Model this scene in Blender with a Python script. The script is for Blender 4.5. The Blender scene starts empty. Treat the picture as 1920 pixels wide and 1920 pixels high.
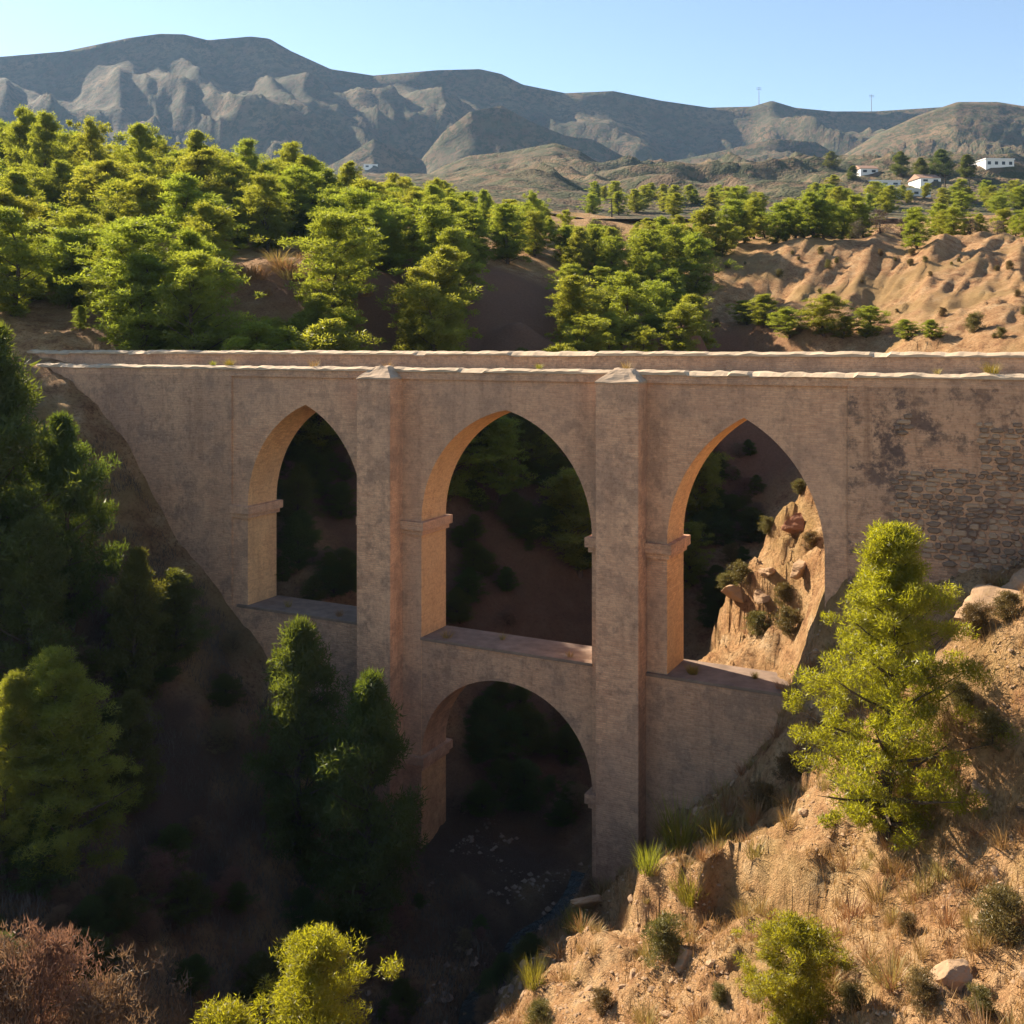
import bpy, bmesh, math, random
import numpy as np
from mathutils import Vector, Matrix

# ------------------------------------------------------------------ camera, sky, sun, exposure
sc = bpy.context.scene
COL = sc.collection
F_PX, CX, HY = 1920.0, 960.0, 650.0          # focal length, centre and eye level in photo pixels
cam_d = bpy.data.cameras.new('camera')
cam_d.sensor_width = 36.0
cam_d.lens = 36.0
cam_d.shift_y = -(960.0 - HY) / 1920.0
cam_d.clip_start = 0.1
cam_d.clip_end = 9000
cam = bpy.data.objects.new('camera', cam_d)
cam.location = (0, 0, 0)
cam.rotation_euler = (math.radians(90), 0, 0)
COL.objects.link(cam)
sc.camera = cam

SUN_EL, SUN_B = math.radians(33), math.radians(43)      # elevation; angle behind "straight left"
sdir = Vector((-math.cos(SUN_B) * math.cos(SUN_EL), math.sin(SUN_B) * math.cos(SUN_EL), math.sin(SUN_EL)))
world = bpy.data.worlds.new('World')
sc.world = world
world.use_nodes = True
wn = world.node_tree.nodes
wl = world.node_tree.links
sky = wn.new('ShaderNodeTexSky')
sky.sky_type = 'NISHITA'
sky.sun_disc = False
sky.sun_elevation = SUN_EL
sky.sun_rotation = math.atan2(-math.cos(SUN_B), math.sin(SUN_B))
sky.altitude = 300
sky.air_density = 1.0
sky.dust_density = 0.15
sky.ozone_density = 0.5
wl.new(sky.outputs[0], wn['Background'].inputs[0])
wn['Background'].inputs[1].default_value = 0.064
sun_d = bpy.data.lights.new('sun', 'SUN')
sun_d.energy = 5.0
sun_d.angle = math.radians(0.5)
sun_d.color = (1.0, 0.87, 0.68)
sun = bpy.data.objects.new('sun', sun_d)
sun.rotation_euler = (-sdir).to_track_quat('-Z', 'Y').to_euler()
COL.objects.link(sun)
sc.view_settings.view_transform = 'Standard'
sc.view_settings.look = 'None'
sc.view_settings.exposure = 1.6
sc.view_settings.gamma = 1.0
sc.view_settings.use_curve_mapping = False
try:
    sc.cycles.max_bounces = 9
    sc.cycles.diffuse_bounces = 6
    sc.cycles.transmission_bounces = 4
    sc.cycles.volume_bounces = 0
    sc.cycles.use_denoising = True
except Exception:
    pass

rng = np.random.default_rng(7)
random.seed(7)

# ------------------------------------------------------------------ helpers
def tag(o, label=None, cat=None, group=None, kind=None):
    if label: o['label'] = label
    if cat: o['category'] = cat
    if group: o['group'] = group
    if kind: o['kind'] = kind
    return o

def np_mesh(name, V, Fs, smooth=False):
    V = np.asarray(V, dtype=np.float32)
    Fs = np.asarray(Fs, dtype=np.int32)
    me = bpy.data.meshes.new(name)
    n, k = Fs.shape
    me.vertices.add(len(V)); me.vertices.foreach_set('co', V.ravel())
    me.loops.add(n * k); me.loops.foreach_set('vertex_index', Fs.ravel())
    me.polygons.add(n)
    me.polygons.foreach_set('loop_start', np.arange(0, n * k, k, dtype=np.int32))
    if smooth:
        me.polygons.foreach_set('use_smooth', np.ones(n, dtype=bool))
    me.update(calc_edges=True)
    return me

def py_mesh(name, V, Fs):
    me = bpy.data.meshes.new(name)
    me.from_pydata([tuple(v) for v in V], [], [tuple(f) for f in Fs])
    me.update()
    return me

def obj(name, me, mat=None, parent=None):
    if mat is not None and len(me.materials) == 0:
        me.materials.append(mat)
    o = bpy.data.objects.new(name, me)
    COL.objects.link(o)
    if parent is not None:
        o.parent = parent
    return o

def empty(name, loc, rz=0.0, s=1.0):
    o = bpy.data.objects.new(name, None)
    o.empty_display_size = 0.2
    COL.objects.link(o)
    o.location = loc; o.rotation_euler = (0, 0, rz); o.scale = (s, s, s)
    return o

def copy_tree(o, parent=None):
    c = o.copy(); COL.objects.link(c); c.parent = parent
    for ch in list(o.children):
        d = ch.copy(); COL.objects.link(d); d.parent = c
        for g in list(ch.children):
            e = g.copy(); COL.objects.link(e); e.parent = d
    return c

class MB:
    def __init__(s): s.V = []; s.F = []
    def add(s, V, Fs):
        b = len(s.V); s.V += [tuple(v) for v in V]; s.F += [tuple(i + b for i in f) for f in Fs]
    def box(s, x0, x1, y0, y1, z0, z1):
        s.add([(x0,y0,z0),(x1,y0,z0),(x1,y1,z0),(x0,y1,z0),(x0,y0,z1),(x1,y0,z1),(x1,y1,z1),(x0,y1,z1)],
              [(0,3,2,1),(4,5,6,7),(0,1,5,4),(1,2,6,5),(2,3,7,6),(3,0,4,7)])
    def build(s, name, mat, parent=None): return obj(name, py_mesh(name, s.V, s.F), mat, parent)

def hash2(ix, iy, seed):
    h = (ix.astype(np.int64) * 374761393 + iy.astype(np.int64) * 668265263 + seed * 974634777) & 0x7fffffff
    h = (h ^ (h >> 13)) * 1274126177 & 0x7fffffff
    h = (h ^ (h >> 16)) & 0xffff
    return h / 65535.0

def vnoise(x, y, seed=0):
    ix = np.floor(x); iy = np.floor(y)
    fx = x - ix; fy = y - iy
    fx = fx * fx * fx * (fx * (fx * 6 - 15) + 10); fy = fy * fy * fy * (fy * (fy * 6 - 15) + 10)
    a = hash2(ix, iy, seed); b = hash2(ix + 1, iy, seed)
    c = hash2(ix, iy + 1, seed); d = hash2(ix + 1, iy + 1, seed)
    return (a + (b - a) * fx) * (1 - fy) + (c + (d - c) * fx) * fy

def fbm(x, y, seed=0, octv=4, gain=0.5):
    s = 0; a = 1; t = 0
    for i in range(octv):
        s = s + a * (vnoise(x * 2**i + 17.3 * i, y * 2**i - 9.1 * i, seed + i) - 0.5); t += a; a *= gain
    return s / t * 2

def ridged(x, y, seed=0, octv=3):
    s = 0; a = 1; t = 0
    for i in range(octv):
        s = s + a * (1 - np.abs(2 * vnoise(x * 2**i + 5.7 * i, y * 2**i + 3.3 * i, seed + i) - 1)); t += a; a *= 0.5
    return s / t

# ------------------------------------------------------------------ materials
def new_mat(name):
    m = bpy.data.materials.new(name); m.use_nodes = True
    nt = m.node_tree
    for n in list(nt.nodes): nt.nodes.remove(n)
    out = nt.nodes.new('ShaderNodeOutputMaterial')
    return m, nt, out

def N(nt, t, **kw):
    n = nt.nodes.new(t)
    for k, v in kw.items():
        if k in n.inputs: n.inputs[k].default_value = v
        else: setattr(n, k, v)
    return n

def noise(nt, vec, scale, detail=4, rough=0.55):
    n = nt.nodes.new('ShaderNodeTexNoise')
    n.inputs['Scale'].default_value = scale; n.inputs['Detail'].default_value = detail
    n.inputs['Roughness'].default_value = rough
    if vec is not None: nt.links.new(vec, n.inputs['Vector'])
    return n

def ramp(nt, fac, stops):
    r = nt.nodes.new('ShaderNodeValToRGB')
    e = r.color_ramp.elements
    while len(e) < len(stops): e.new(0.5)
    for i, (p, c) in enumerate(stops):
        e[i].position = p
        e[i].color = (c, c, c, 1) if not hasattr(c, '__len__') else (*c, 1)
    nt.links.new(fac, r.inputs[0])
    return r

def mix(nt, fac, a, b, mode='MIX'):
    m = nt.nodes.new('ShaderNodeMix'); m.data_type = 'RGBA'; m.blend_type = mode
    for sock, v in ((m.inputs[0], fac), (m.inputs[6], a), (m.inputs[7], b)):
        if hasattr(v, 'is_linked') or hasattr(v, 'links'): nt.links.new(v, sock)
        elif hasattr(v, '__len__'): sock.default_value = (*v, 1)
        else: sock.default_value = v
    return m.outputs[2]

def principled(nt, out, col, rough=0.9, spec=0.15, height=None, bstr=0.5, bdist=0.05):
    p = nt.nodes.new('ShaderNodeBsdfPrincipled')
    if hasattr(col, 'links'): nt.links.new(col, p.inputs['Base Color'])
    else: p.inputs['Base Color'].default_value = (*col, 1)
    p.inputs['Roughness'].default_value = rough
    p.inputs['Specular IOR Level'].default_value = spec
    if height is not None:
        b = nt.nodes.new('ShaderNodeBump')
        b.inputs['Strength'].default_value = bstr; b.inputs['Distance'].default_value = bdist
        nt.links.new(height, b.inputs['Height']); nt.links.new(b.outputs[0], p.inputs['Normal'])
    nt.links.new(p.outputs[0], out.inputs['Surface'])
    return p

def mat_simple(name, col, var=0.25, scale=6.0, rough=0.9, bump=0.3):
    m, nt, out = new_mat(name)
    tc = nt.nodes.new('ShaderNodeTexCoord')
    n = noise(nt, tc.outputs['Object'], scale, 5)
    c = mix(nt, n.outputs[0], tuple(x * (1 - var) for x in col), tuple(min(1, x * (1 + var)) for x in col))
    principled(nt, out, c, rough, 0.15, n.outputs[0], bump, 0.03)
    return m

def mat_leaf(name, col, trans, k=0.45, var=0.3, hue=0.032):
    m, nt, out = new_mat(name)
    tc = nt.nodes.new('ShaderNodeTexCoord')
    oi = nt.nodes.new('ShaderNodeObjectInfo')
    n1 = noise(nt, tc.outputs['Object'], 1.1, 3)
    hs = nt.nodes.new('ShaderNodeHueSaturation')
    r1 = nt.nodes.new('ShaderNodeMapRange'); r1.inputs['To Min'].default_value = 0.498 - hue; r1.inputs['To Max'].default_value = 0.498 + hue
    nt.links.new(oi.outputs['Random'], r1.inputs[0]); nt.links.new(r1.outputs[0], hs.inputs['Hue'])
    r2 = nt.nodes.new('ShaderNodeMapRange'); r2.inputs['From Min'].default_value = 0.3; r2.inputs['From Max'].default_value = 0.7
    r2.inputs['To Min'].default_value = 1 - var; r2.inputs['To Max'].default_value = 1 + var
    nt.links.new(n1.outputs[0], r2.inputs[0]); nt.links.new(r2.outputs[0], hs.inputs['Value'])
    hs.inputs['Color'].default_value = (*col, 1)
    hs2 = nt.nodes.new('ShaderNodeHueSaturation'); hs2.inputs['Color'].default_value = (*trans, 1)
    nt.links.new(r1.outputs[0], hs2.inputs['Hue']); nt.links.new(r2.outputs[0], hs2.inputs['Value'])
    d = nt.nodes.new('ShaderNodeBsdfDiffuse'); nt.links.new(hs.outputs[0], d.inputs[0])
    t = nt.nodes.new('ShaderNodeBsdfTranslucent'); nt.links.new(hs2.outputs[0], t.inputs[0])
    g = nt.nodes.new('ShaderNodeBsdfGlossy'); g.inputs['Roughness'].default_value = 0.45; g.inputs[0].default_value = (0.5, 0.5, 0.45, 1)
    ms = nt.nodes.new('ShaderNodeMixShader'); ms.inputs[0].default_value = k
    nt.links.new(d.outputs[0], ms.inputs[1]); nt.links.new(t.outputs[0], ms.inputs[2])
    m2 = nt.nodes.new('ShaderNodeMixShader'); m2.inputs[0].default_value = 0.05
    nt.links.new(ms.outputs[0], m2.inputs[1]); nt.links.new(g.outputs[0], m2.inputs[2])
    nt.links.new(m2.outputs[0], out.inputs['Surface'])
    return m

M = {}
M['bark'] = mat_simple('bark', (0.085, 0.06, 0.045), 0.4, 9)
M['pine'] = mat_leaf('pine_needles', (0.14, 0.13, 0.011), (0.5, 0.475, 0.017), 0.52, 0.3, 0.008)
M['pine_far'] = mat_leaf('far_pine_needles', (0.11, 0.128, 0.02), (0.43, 0.455, 0.036), 0.52, 0.3, 0.018)
M['pine_dark'] = mat_leaf('shade_pine_needles', (0.055, 0.07, 0.014), (0.2, 0.22, 0.02), 0.42)  # needle colour darkened for the pines standing in shade
M['bush_grey'] = mat_leaf('bare_twigs', (0.14, 0.10, 0.075), (0.12, 0.085, 0.05), 0.25)
M['bush_brown'] = mat_leaf('dry_brown_leaves', (0.22, 0.14, 0.08), (0.28, 0.17, 0.08), 0.35)
M['straw'] = mat_leaf('dry_straw', (0.33, 0.22, 0.085), (0.36, 0.23, 0.07), 0.35, 0.25)
M['broom'] = mat_leaf('yellow_green_stems', (0.19, 0.18, 0.028), (0.37, 0.33, 0.03), 0.42)
M['scrub'] = mat_leaf('olive_scrub', (0.14, 0.105, 0.035), (0.2, 0.15, 0.035), 0.35)
M['white_wall'] = mat_simple('whitewash', (0.75, 0.73, 0.7), 0.06, 1.5)
M['roof'] = mat_simple('clay_roof', (0.33, 0.2, 0.14), 0.2, 2)
M['pane'] = mat_simple('dark_pane', (0.05, 0.06, 0.07), 0.1, 2, 0.2)
M['metal'] = mat_simple('grey_metal', (0.25, 0.26, 0.27), 0.1, 3, 0.6)
M['wood'] = mat_simple('dark_pole_wood', (0.06, 0.048, 0.04), 0.2, 3)

def mat_ground():
    m, nt, out = new_mat('dry_earth')
    tc = nt.nodes.new('ShaderNodeTexCoord'); o = tc.outputs['Object']
    big = noise(nt, o, 0.16, 6, 0.6); mid = noise(nt, o, 0.9, 6, 0.65); fin = noise(nt, o, 6.0, 5, 0.7); gr = noise(nt, o, 22, 3, 0.7)
    c1 = ramp(nt, mid.outputs[0], [(0.32, (0.26, 0.135, 0.07)), (0.46, (0.46, 0.265, 0.13)), (0.6, (0.56, 0.36, 0.19)), (0.75, (0.64, 0.47, 0.3))]).outputs[0]
    c2 = ramp(nt, fin.outputs[0], [(0.33, (0.3, 0.25, 0.2)), (0.47, (0.95, 0.93, 0.9)), (0.7, (1.25, 1.2, 1.12))]).outputs[0]
    c = mix(nt, 0.85, c1, c2, 'MULTIPLY')
    # straw patches
    st = ramp(nt, big.outputs[0], [(0.48, 0.0), (0.6, 0.6)]).outputs[0]
    c = mix(nt, st, c, mix(nt, gr.outputs[0], (0.2, 0.13, 0.05), (0.5, 0.35, 0.14)))
    at = nt.nodes.new('ShaderNodeAttribute'); at.attribute_name = 'litter_shade'
    lf = mix(nt, gr.outputs[0], (0.055, 0.036, 0.026), (0.2, 0.125, 0.088))  # leaf litter and dark soil, darkened further to deepen the shade
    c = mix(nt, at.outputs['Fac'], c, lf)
    ar = nt.nodes.new('ShaderNodeAttribute'); ar.attribute_name = 'redsoil'
    c = mix(nt, ar.outputs['Fac'], c, mix(nt, fin.outputs[0], (0.15, 0.075, 0.045), (0.36, 0.19, 0.115)))
    h = nt.nodes.new('ShaderNodeMath'); h.operation = 'ADD'
    nt.links.new(fin.outputs[0], h.inputs[0]); nt.links.new(gr.outputs[0], h.inputs[1])
    principled(nt, out, c, 0.95, 0.08, h.outputs[0], 1.0, 0.2)
    return m

def mat_hills():
    m, nt, out = new_mat('scrub_hills')
    tc = nt.nodes.new('ShaderNodeTexCoord'); o = tc.outputs['Object']
    a = noise(nt, o, 0.012, 6, 0.6); b = noise(nt, o, 0.11, 4, 0.8); g = noise(nt, o, 0.04, 6, 0.75)
    c = ramp(nt, a.outputs[0], [(0.3, (0.08, 0.06, 0.04)), (0.5, (0.14, 0.097, 0.062)), (0.7, (0.21, 0.138, 0.08))]).outputs[0]
    sp = ramp(nt, b.outputs[0], [(0.47, 0.0), (0.54, 0.9)]).outputs[0]
    c = mix(nt, sp, c, (0.055, 0.062, 0.034))
    sp2 = ramp(nt, g.outputs[0], [(0.45, 0.0), (0.62, 0.6)]).outputs[0]
    c = mix(nt, sp2, c, (0.1, 0.1, 0.06))
    principled(nt, out, c, 0.95, 0.05, b.outputs[0], 1.0, 2.5)
    return m

def mat_brick(name, base, dark, stain=0.5, bump=0.5, plaster=0.75):
    """worn plaster over uneven brick courses; coordinates in metres along the wall and up"""
    m, nt, out = new_mat(name)
    tc = nt.nodes.new('ShaderNodeTexCoord'); o = tc.outputs['Object']
    sx = nt.nodes.new('ShaderNodeSeparateXYZ'); nt.links.new(o, sx.inputs[0])
    ad = nt.nodes.new('ShaderNodeMath'); ad.operation = 'ADD'
    nt.links.new(sx.outputs[0], ad.inputs[0]); nt.links.new(sx.outputs[1], ad.inputs[1])
    cb = nt.nodes.new('ShaderNodeCombineXYZ'); nt.links.new(ad.outputs[0], cb.inputs[0]); nt.links.new(sx.outputs[2], cb.inputs[1])
    wob = noise(nt, o, 0.9, 4)
    wv = nt.nodes.new('ShaderNodeVectorMath'); wv.operation = 'MULTIPLY_ADD'
    nt.links.new(wob.outputs['Color'], wv.inputs[0]); wv.inputs[1].default_value = (0.16, 0.14, 0); nt.links.new(cb.outputs[0], wv.inputs[2])
    br = nt.nodes.new('ShaderNodeTexBrick')
    nt.links.new(wv.outputs[0], br.inputs['Vector'])
    br.inputs['Scale'].default_value = 1.0
    br.inputs['Brick Width'].default_value = 0.31; br.inputs['Row Height'].default_value = 0.088
    br.inputs['Mortar Size'].default_value = 0.015; br.inputs['Mortar Smooth'].default_value = 0.4; br.inputs['Bias'].default_value = 0.0
    br.inputs['Color1'].default_value = (*[x * y for x, y in zip(base, (1.02, 0.95, 0.9))], 1)
    br.inputs['Color2'].default_value = (*[x * y for x, y in zip(base, (0.72, 0.6, 0.56))], 1)
    br.inputs['Mortar'].default_value = (*[x * 0.7 for x in base], 1)
    big = noise(nt, o, 0.28, 7, 0.66); mid = noise(nt, o, 1.3, 7, 0.72); fin = noise(nt, o, 7, 5, 0.75)
    mp = nt.nodes.new('ShaderNodeMapping'); mp.inputs['Scale'].default_value = (0.7, 0.7, 5.5); nt.links.new(o, mp.inputs[0])
    crs = noise(nt, mp.outputs[0], 1.6, 5, 0.7)                              # uneven courses, long and low
    pl = ramp(nt, big.outputs[0], [(0.38, 0.12), (0.58, plaster)]).outputs[0]
    pc = mix(nt, mid.outputs[0], [x * y for x, y in zip(base, (0.8, 0.78, 0.76))], [min(1, x * y) for x, y in zip(base, (1.12, 1.12, 1.1))])
    c = mix(nt, pl, br.outputs[0], pc)
    c = mix(nt, ramp(nt, crs.outputs[0], [(0.52, 0.0), (0.66, 0.42)]).outputs[0], c, [x * y for x, y in zip(base, (0.52, 0.45, 0.46))])
    c = mix(nt, ramp(nt, mid.outputs[0], [(0.51, 0.0), (0.61, stain)]).outputs[0], c, [0.5 * (q + w * 0.5) for q, w in zip(dark, base)])
    b2 = noise(nt, o, 0.55, 8, 0.75)
    c = mix(nt, ramp(nt, b2.outputs[0], [(0.515, 0.0), (0.58, stain)]).outputs[0], c, dark)
    b3 = noise(nt, o, 0.16, 6, 0.6)
    c = mix(nt, ramp(nt, b3.outputs[0], [(0.42, 0.0), (0.62, 0.5)]).outputs[0], c, [x * y for x, y in zip(base, (0.55, 0.56, 0.62))])
    ms = nt.nodes.new('ShaderNodeMapping'); ms.inputs['Scale'].default_value = (1.6, 1.6, 0.13); nt.links.new(o, ms.inputs[0])
    vs = noise(nt, ms.outputs[0], 1.0, 6, 0.7)                               # run-off streaks
    c = mix(nt, ramp(nt, vs.outputs[0], [(0.52, 0.0), (0.68, 0.6 * stain + 0.1)]).outputs[0], c, [x * y for x, y in zip(base, (0.4, 0.37, 0.38))])
    # rising damp below
    dz = nt.nodes.new('ShaderNodeMapRange'); dz.inputs['From Min'].default_value = -17.0; dz.inputs['From Max'].default_value = -21.5
    nt.links.new(sx.outputs[2], dz.inputs[0])
    dm = nt.nodes.new('ShaderNodeMath'); dm.operation = 'MULTIPLY'; dm.use_clamp = True
    nt.links.new(dz.outputs[0], dm.inputs[0]); nt.links.new(ramp(nt, mid.outputs[0], [(0.35, 0.25), (0.6, 0.9)]).outputs[0], dm.inputs[1])
    c = mix(nt, dm.outputs[0], c, [x * y for x, y in zip(base, (0.42, 0.36, 0.38))])
    c = mix(nt, 0.5, c, ramp(nt, fin.outputs[0], [(0.32, (0.5, 0.46, 0.44)), (0.5, (0.98, 0.98, 0.98)), (0.72, (1.2, 1.17, 1.12))]).outputs[0], 'MULTIPLY')
    h1 = nt.nodes.new('ShaderNodeMath'); h1.operation = 'MULTIPLY_ADD'
    nt.links.new(br.outputs['Fac'], h1.inputs[0]); h1.inputs[1].default_value = -0.35; nt.links.new(fin.outputs[0], h1.inputs[2])
    hh = nt.nodes.new('ShaderNodeMath'); hh.operation = 'MULTIPLY_ADD'
    nt.links.new(crs.outputs[0], hh.inputs[0]); hh.inputs[1].default_value = -1.2; nt.links.new(h1.outputs[0], hh.inputs[2])
    principled(nt, out, c, 0.92, 0.1, hh.outputs[0], bump, 0.06)
    return m

M['ground'] = mat_ground()
M['hills'] = mat_hills()
BASE = (0.73, 0.45, 0.28)
M['brick'] = mat_brick('old_brick', BASE, (0.22, 0.14, 0.1), 0.45)
M['brick_pier'] = mat_brick('pier_brick', tuple(x * 1.03 for x in BASE), (0.22, 0.14, 0.1), 0.5)
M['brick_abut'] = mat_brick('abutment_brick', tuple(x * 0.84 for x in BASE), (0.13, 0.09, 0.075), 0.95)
M['brick_low'] = mat_brick('lower_brick', tuple(x * 0.9 for x in BASE), (0.2, 0.135, 0.105), 0.5)
M['coping'] = mat_simple('pale_coping', (0.46, 0.345, 0.235), 0.7, 1.1)
M['cap'] = mat_simple('cap_mortar', (0.4, 0.29, 0.2), 0.55, 2.4, 0.95, 0.6)
M['impost'] = mat_brick('impost_brick', tuple(x * 1.02 for x in BASE), (0.2, 0.12, 0.08), 0.4)
M['reveal'] = mat_brick('glow_tinted_reveal_plaster', (0.82, 0.5, 0.25), (0.4, 0.21, 0.1), 0.25, 0.25, 0.95)  # smooth plaster, tinted lighter and more orange to paint in bounce glow
M['sill'] = mat_simple('sill_mortar', (0.22, 0.155, 0.115), 0.6, 1.6, 0.95, 0.9)
M['stone'] = mat_simple('rubble_stone', (0.22, 0.15, 0.105), 0.5, 2.5, 0.95, 0.6)
M['stone_pale'] = mat_simple('pale_rubble_stone', (0.36, 0.245, 0.16), 0.4, 2.5, 0.95, 0.6)
M['rock'] = mat_simple('bank_rock', (0.34, 0.22, 0.13), 0.45, 1.6, 0.95, 0.9)
M['rock_red'] = mat_simple('red_rock', (0.25, 0.12, 0.07), 0.4, 1.6, 0.95, 0.9)

# ------------------------------------------------------------------ places
AL = math.radians(27); CA, SA = math.cos(AL), math.sin(AL)
def uv(u, v): return (u * CA + v * SA, 45 - u * SA + v * CA)
def to_uv(X, Y): return X * CA - (Y - 45) * SA, X * SA + (Y - 45) * CA
def pix(x, y, Y): return ((x - CX) / F_PX * Y, Y, -(y - HY) / F_PX * Y)

ctrl = []
def U(v, pts):
    for u, z in pts: ctrl.append((*uv(u, v), z))
def P(*pts):
    for x, y, Y in pts: ctrl.append(pix(x, y, Y))
# front of the aqueduct, the ravine runs along v
U(-42, [(-45,-6),(-22,-17),(-6,-25.5),(1.5,-27),(8,-23),(14,-17),(20,-13.5),(30,-9),(45,-4)])
U(-28, [(-42,-3),(-30,-8),(-20,-13.5),(-12,-17.3),(-5,-21),(-1,-25),(1.5,-26),(6,-23.2),(12.3,-17.8),(20,-13.6),(28,-9.5),(40,-5)])
U(-18, [(-36,-2.5),(-27,-7),(-20,-13),(-14,-16.4),(-8,-18.9),(-5,-20.6),(-2,-24.2),(1.5,-25.3),(4.5,-23.4),(8,-20.6),(12.7,-17.2),(17,-14.8),(20.2,-13),(27,-9.5),(36,-5)])
U(-10, [(-34,-1.5),(-26,-5.5),(-20,-11.5),(-14,-16.2),(-8,-20.8),(-2.5,-24.2),(2,-24.8),(4.2,-22.8),(7.5,-19.6),(12.4,-16.6),(17.05,-13.6),(20,-11.3),(26,-7.5),(36,-3)])
U(-7, [(16,-12.2),(19.5,-8.4),(23,-6.2)])
U(-4, [(-33,-1),(-25,-4.6),(-20,-10.4),(-14,-15.4),(-8,-20.6),(-3,-23.8),(2,-24.4),(4.5,-22.6),(8,-18.6),(12,-15.6),(16,-11.4),(20,-7.8),(26,-5),(36,-1.5)])
U(0.5, [(-45,1.5),(-33,-0.8),(-28,-2),(-24,-4.8),(-20,-10),(-15,-14.3),(-11,-17.6),(-6.6,-22),(-2,-23.6),(1.5,-24.2),(4,-22.7),(6.6,-20),(9,-17.4),(11,-14.6),(12.3,-12.2),(13.4,-9),(16,-8.2),(19,-7.4),(24,-5),(32,-1),(45,2)])
# just behind it
U(5, [(-40,2),(-28,-1.5),(-20,-8),(-14,-12.5),(-9,-17),(-4,-21.5),(0,-23.6),(3,-22),(5.6,-18.2)])
P((1330,1225,45.6),(1375,1150,46.2),(1430,1120,45.2),(1535,1000,44.7),(1440,1020,48.2),(1510,930,47.6),(1600,860,47),(1750,760,46))
U(9, [(4,-21.5),(6.5,-17.5)])
U(12, [(-35,3),(-24,-2.5),(-16,-9),(-10,-13.5),(-5,-17.5),(0,-22),(5,-20),(9.5,-13),(14,-6.5),(22,-3.2),(34,1)])
U(20, [(-16,-2),(-10,-6.5),(-5,-12.5),(0,-18.5),(5,-17),(11,-8.5),(16,-5.2),(26,-1.5)])
U(30, [(-14,2),(-9,-0.5),(-4,-8),(1,-13),(6,-11.5),(13,-5),(20,-2),(32,1)])
U(42, [(-8,-1.5),(-4,-4.5),(1,-5),(7,-3.5)])
# above the deck line
P((-900,600,60),(-900,430,100),(-900,330,135),(-400,630,62),(-400,500,82),(-400,400,105),(-400,320,135))
P((0,645,63),(0,600,70),(0,540,80),(0,450,96),(0,370,114),(0,310,138),(100,612,68))
P((250,625,66),(250,560,78),(250,460,95),(250,385,115),(250,325,138))
P((450,655,68),(580,655,69),(420,515,77),(520,492,80),(620,505,80),(660,560,76),(550,455,98),(550,395,118),(550,355,140))
P((760,655,75),(745,505,90),(850,500,92),(900,650,77),(960,525,91),(1040,565,89),(1020,650,79),(800,440,110),(800,390,138))
P((1000,455,112),(1000,412,140),(1130,600,92),(1180,655,82),(1200,490,112),(1200,425,142),(1300,560,100))
P((1310,668,84),(1340,630,92),(1350,480,113),(1500,462,109),(1700,464,105),(1920,456,100),(2300,450,96),(2800,440,90))
P((1420,570,101),(1500,636,86),(1620,560,95),(1700,645,77),(1800,560,86),(1920,645,68),(1920,550,83),(2300,630,60),(2300,540,78),(2800,600,56))
P((1500,448,120),(1800,446,117),(1350,460,122),(1500,420,145),(1900,412,145),(2300,415,140),(2800,420,135))
C = np.array(ctrl)
SC = 10.0
def rbf_fit(C, c=0.12, lam=0.004):
    P2 = C[:, :2] / SC
    R = np.sqrt(((P2[:, None] - P2[None]) ** 2).sum(-1) + c * c)
    n = len(C)
    A = np.zeros((n + 3, n + 3)); A[:n, :n] = R - lam * np.eye(n)
    A[:n, n] = 1; A[:n, n+1:] = P2; A[n, :n] = 1; A[n+1:, :n] = P2.T
    b = np.zeros(n + 3); b[:n] = C[:, 2]
    return np.linalg.solve(A, b), P2, c
W_, P2_, c_ = rbf_fit(C)
def base_z(X, Y):
    X = np.asarray(X, float).ravel() / SC; Y = np.asarray(Y, float).ravel() / SC
    out = np.empty_like(X); n = len(P2_)
    for i in range(0, len(X), 40000):
        x = X[i:i+40000]; y = Y[i:i+40000]
        R = np.sqrt((x[:, None] - P2_[:, 0]) ** 2 + (y[:, None] - P2_[:, 1]) ** 2 + c_ * c_)
        out[i:i+40000] = R @ W_[:n] + W_[n] + W_[n+1] * x + W_[n+2] * y
    return out

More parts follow.
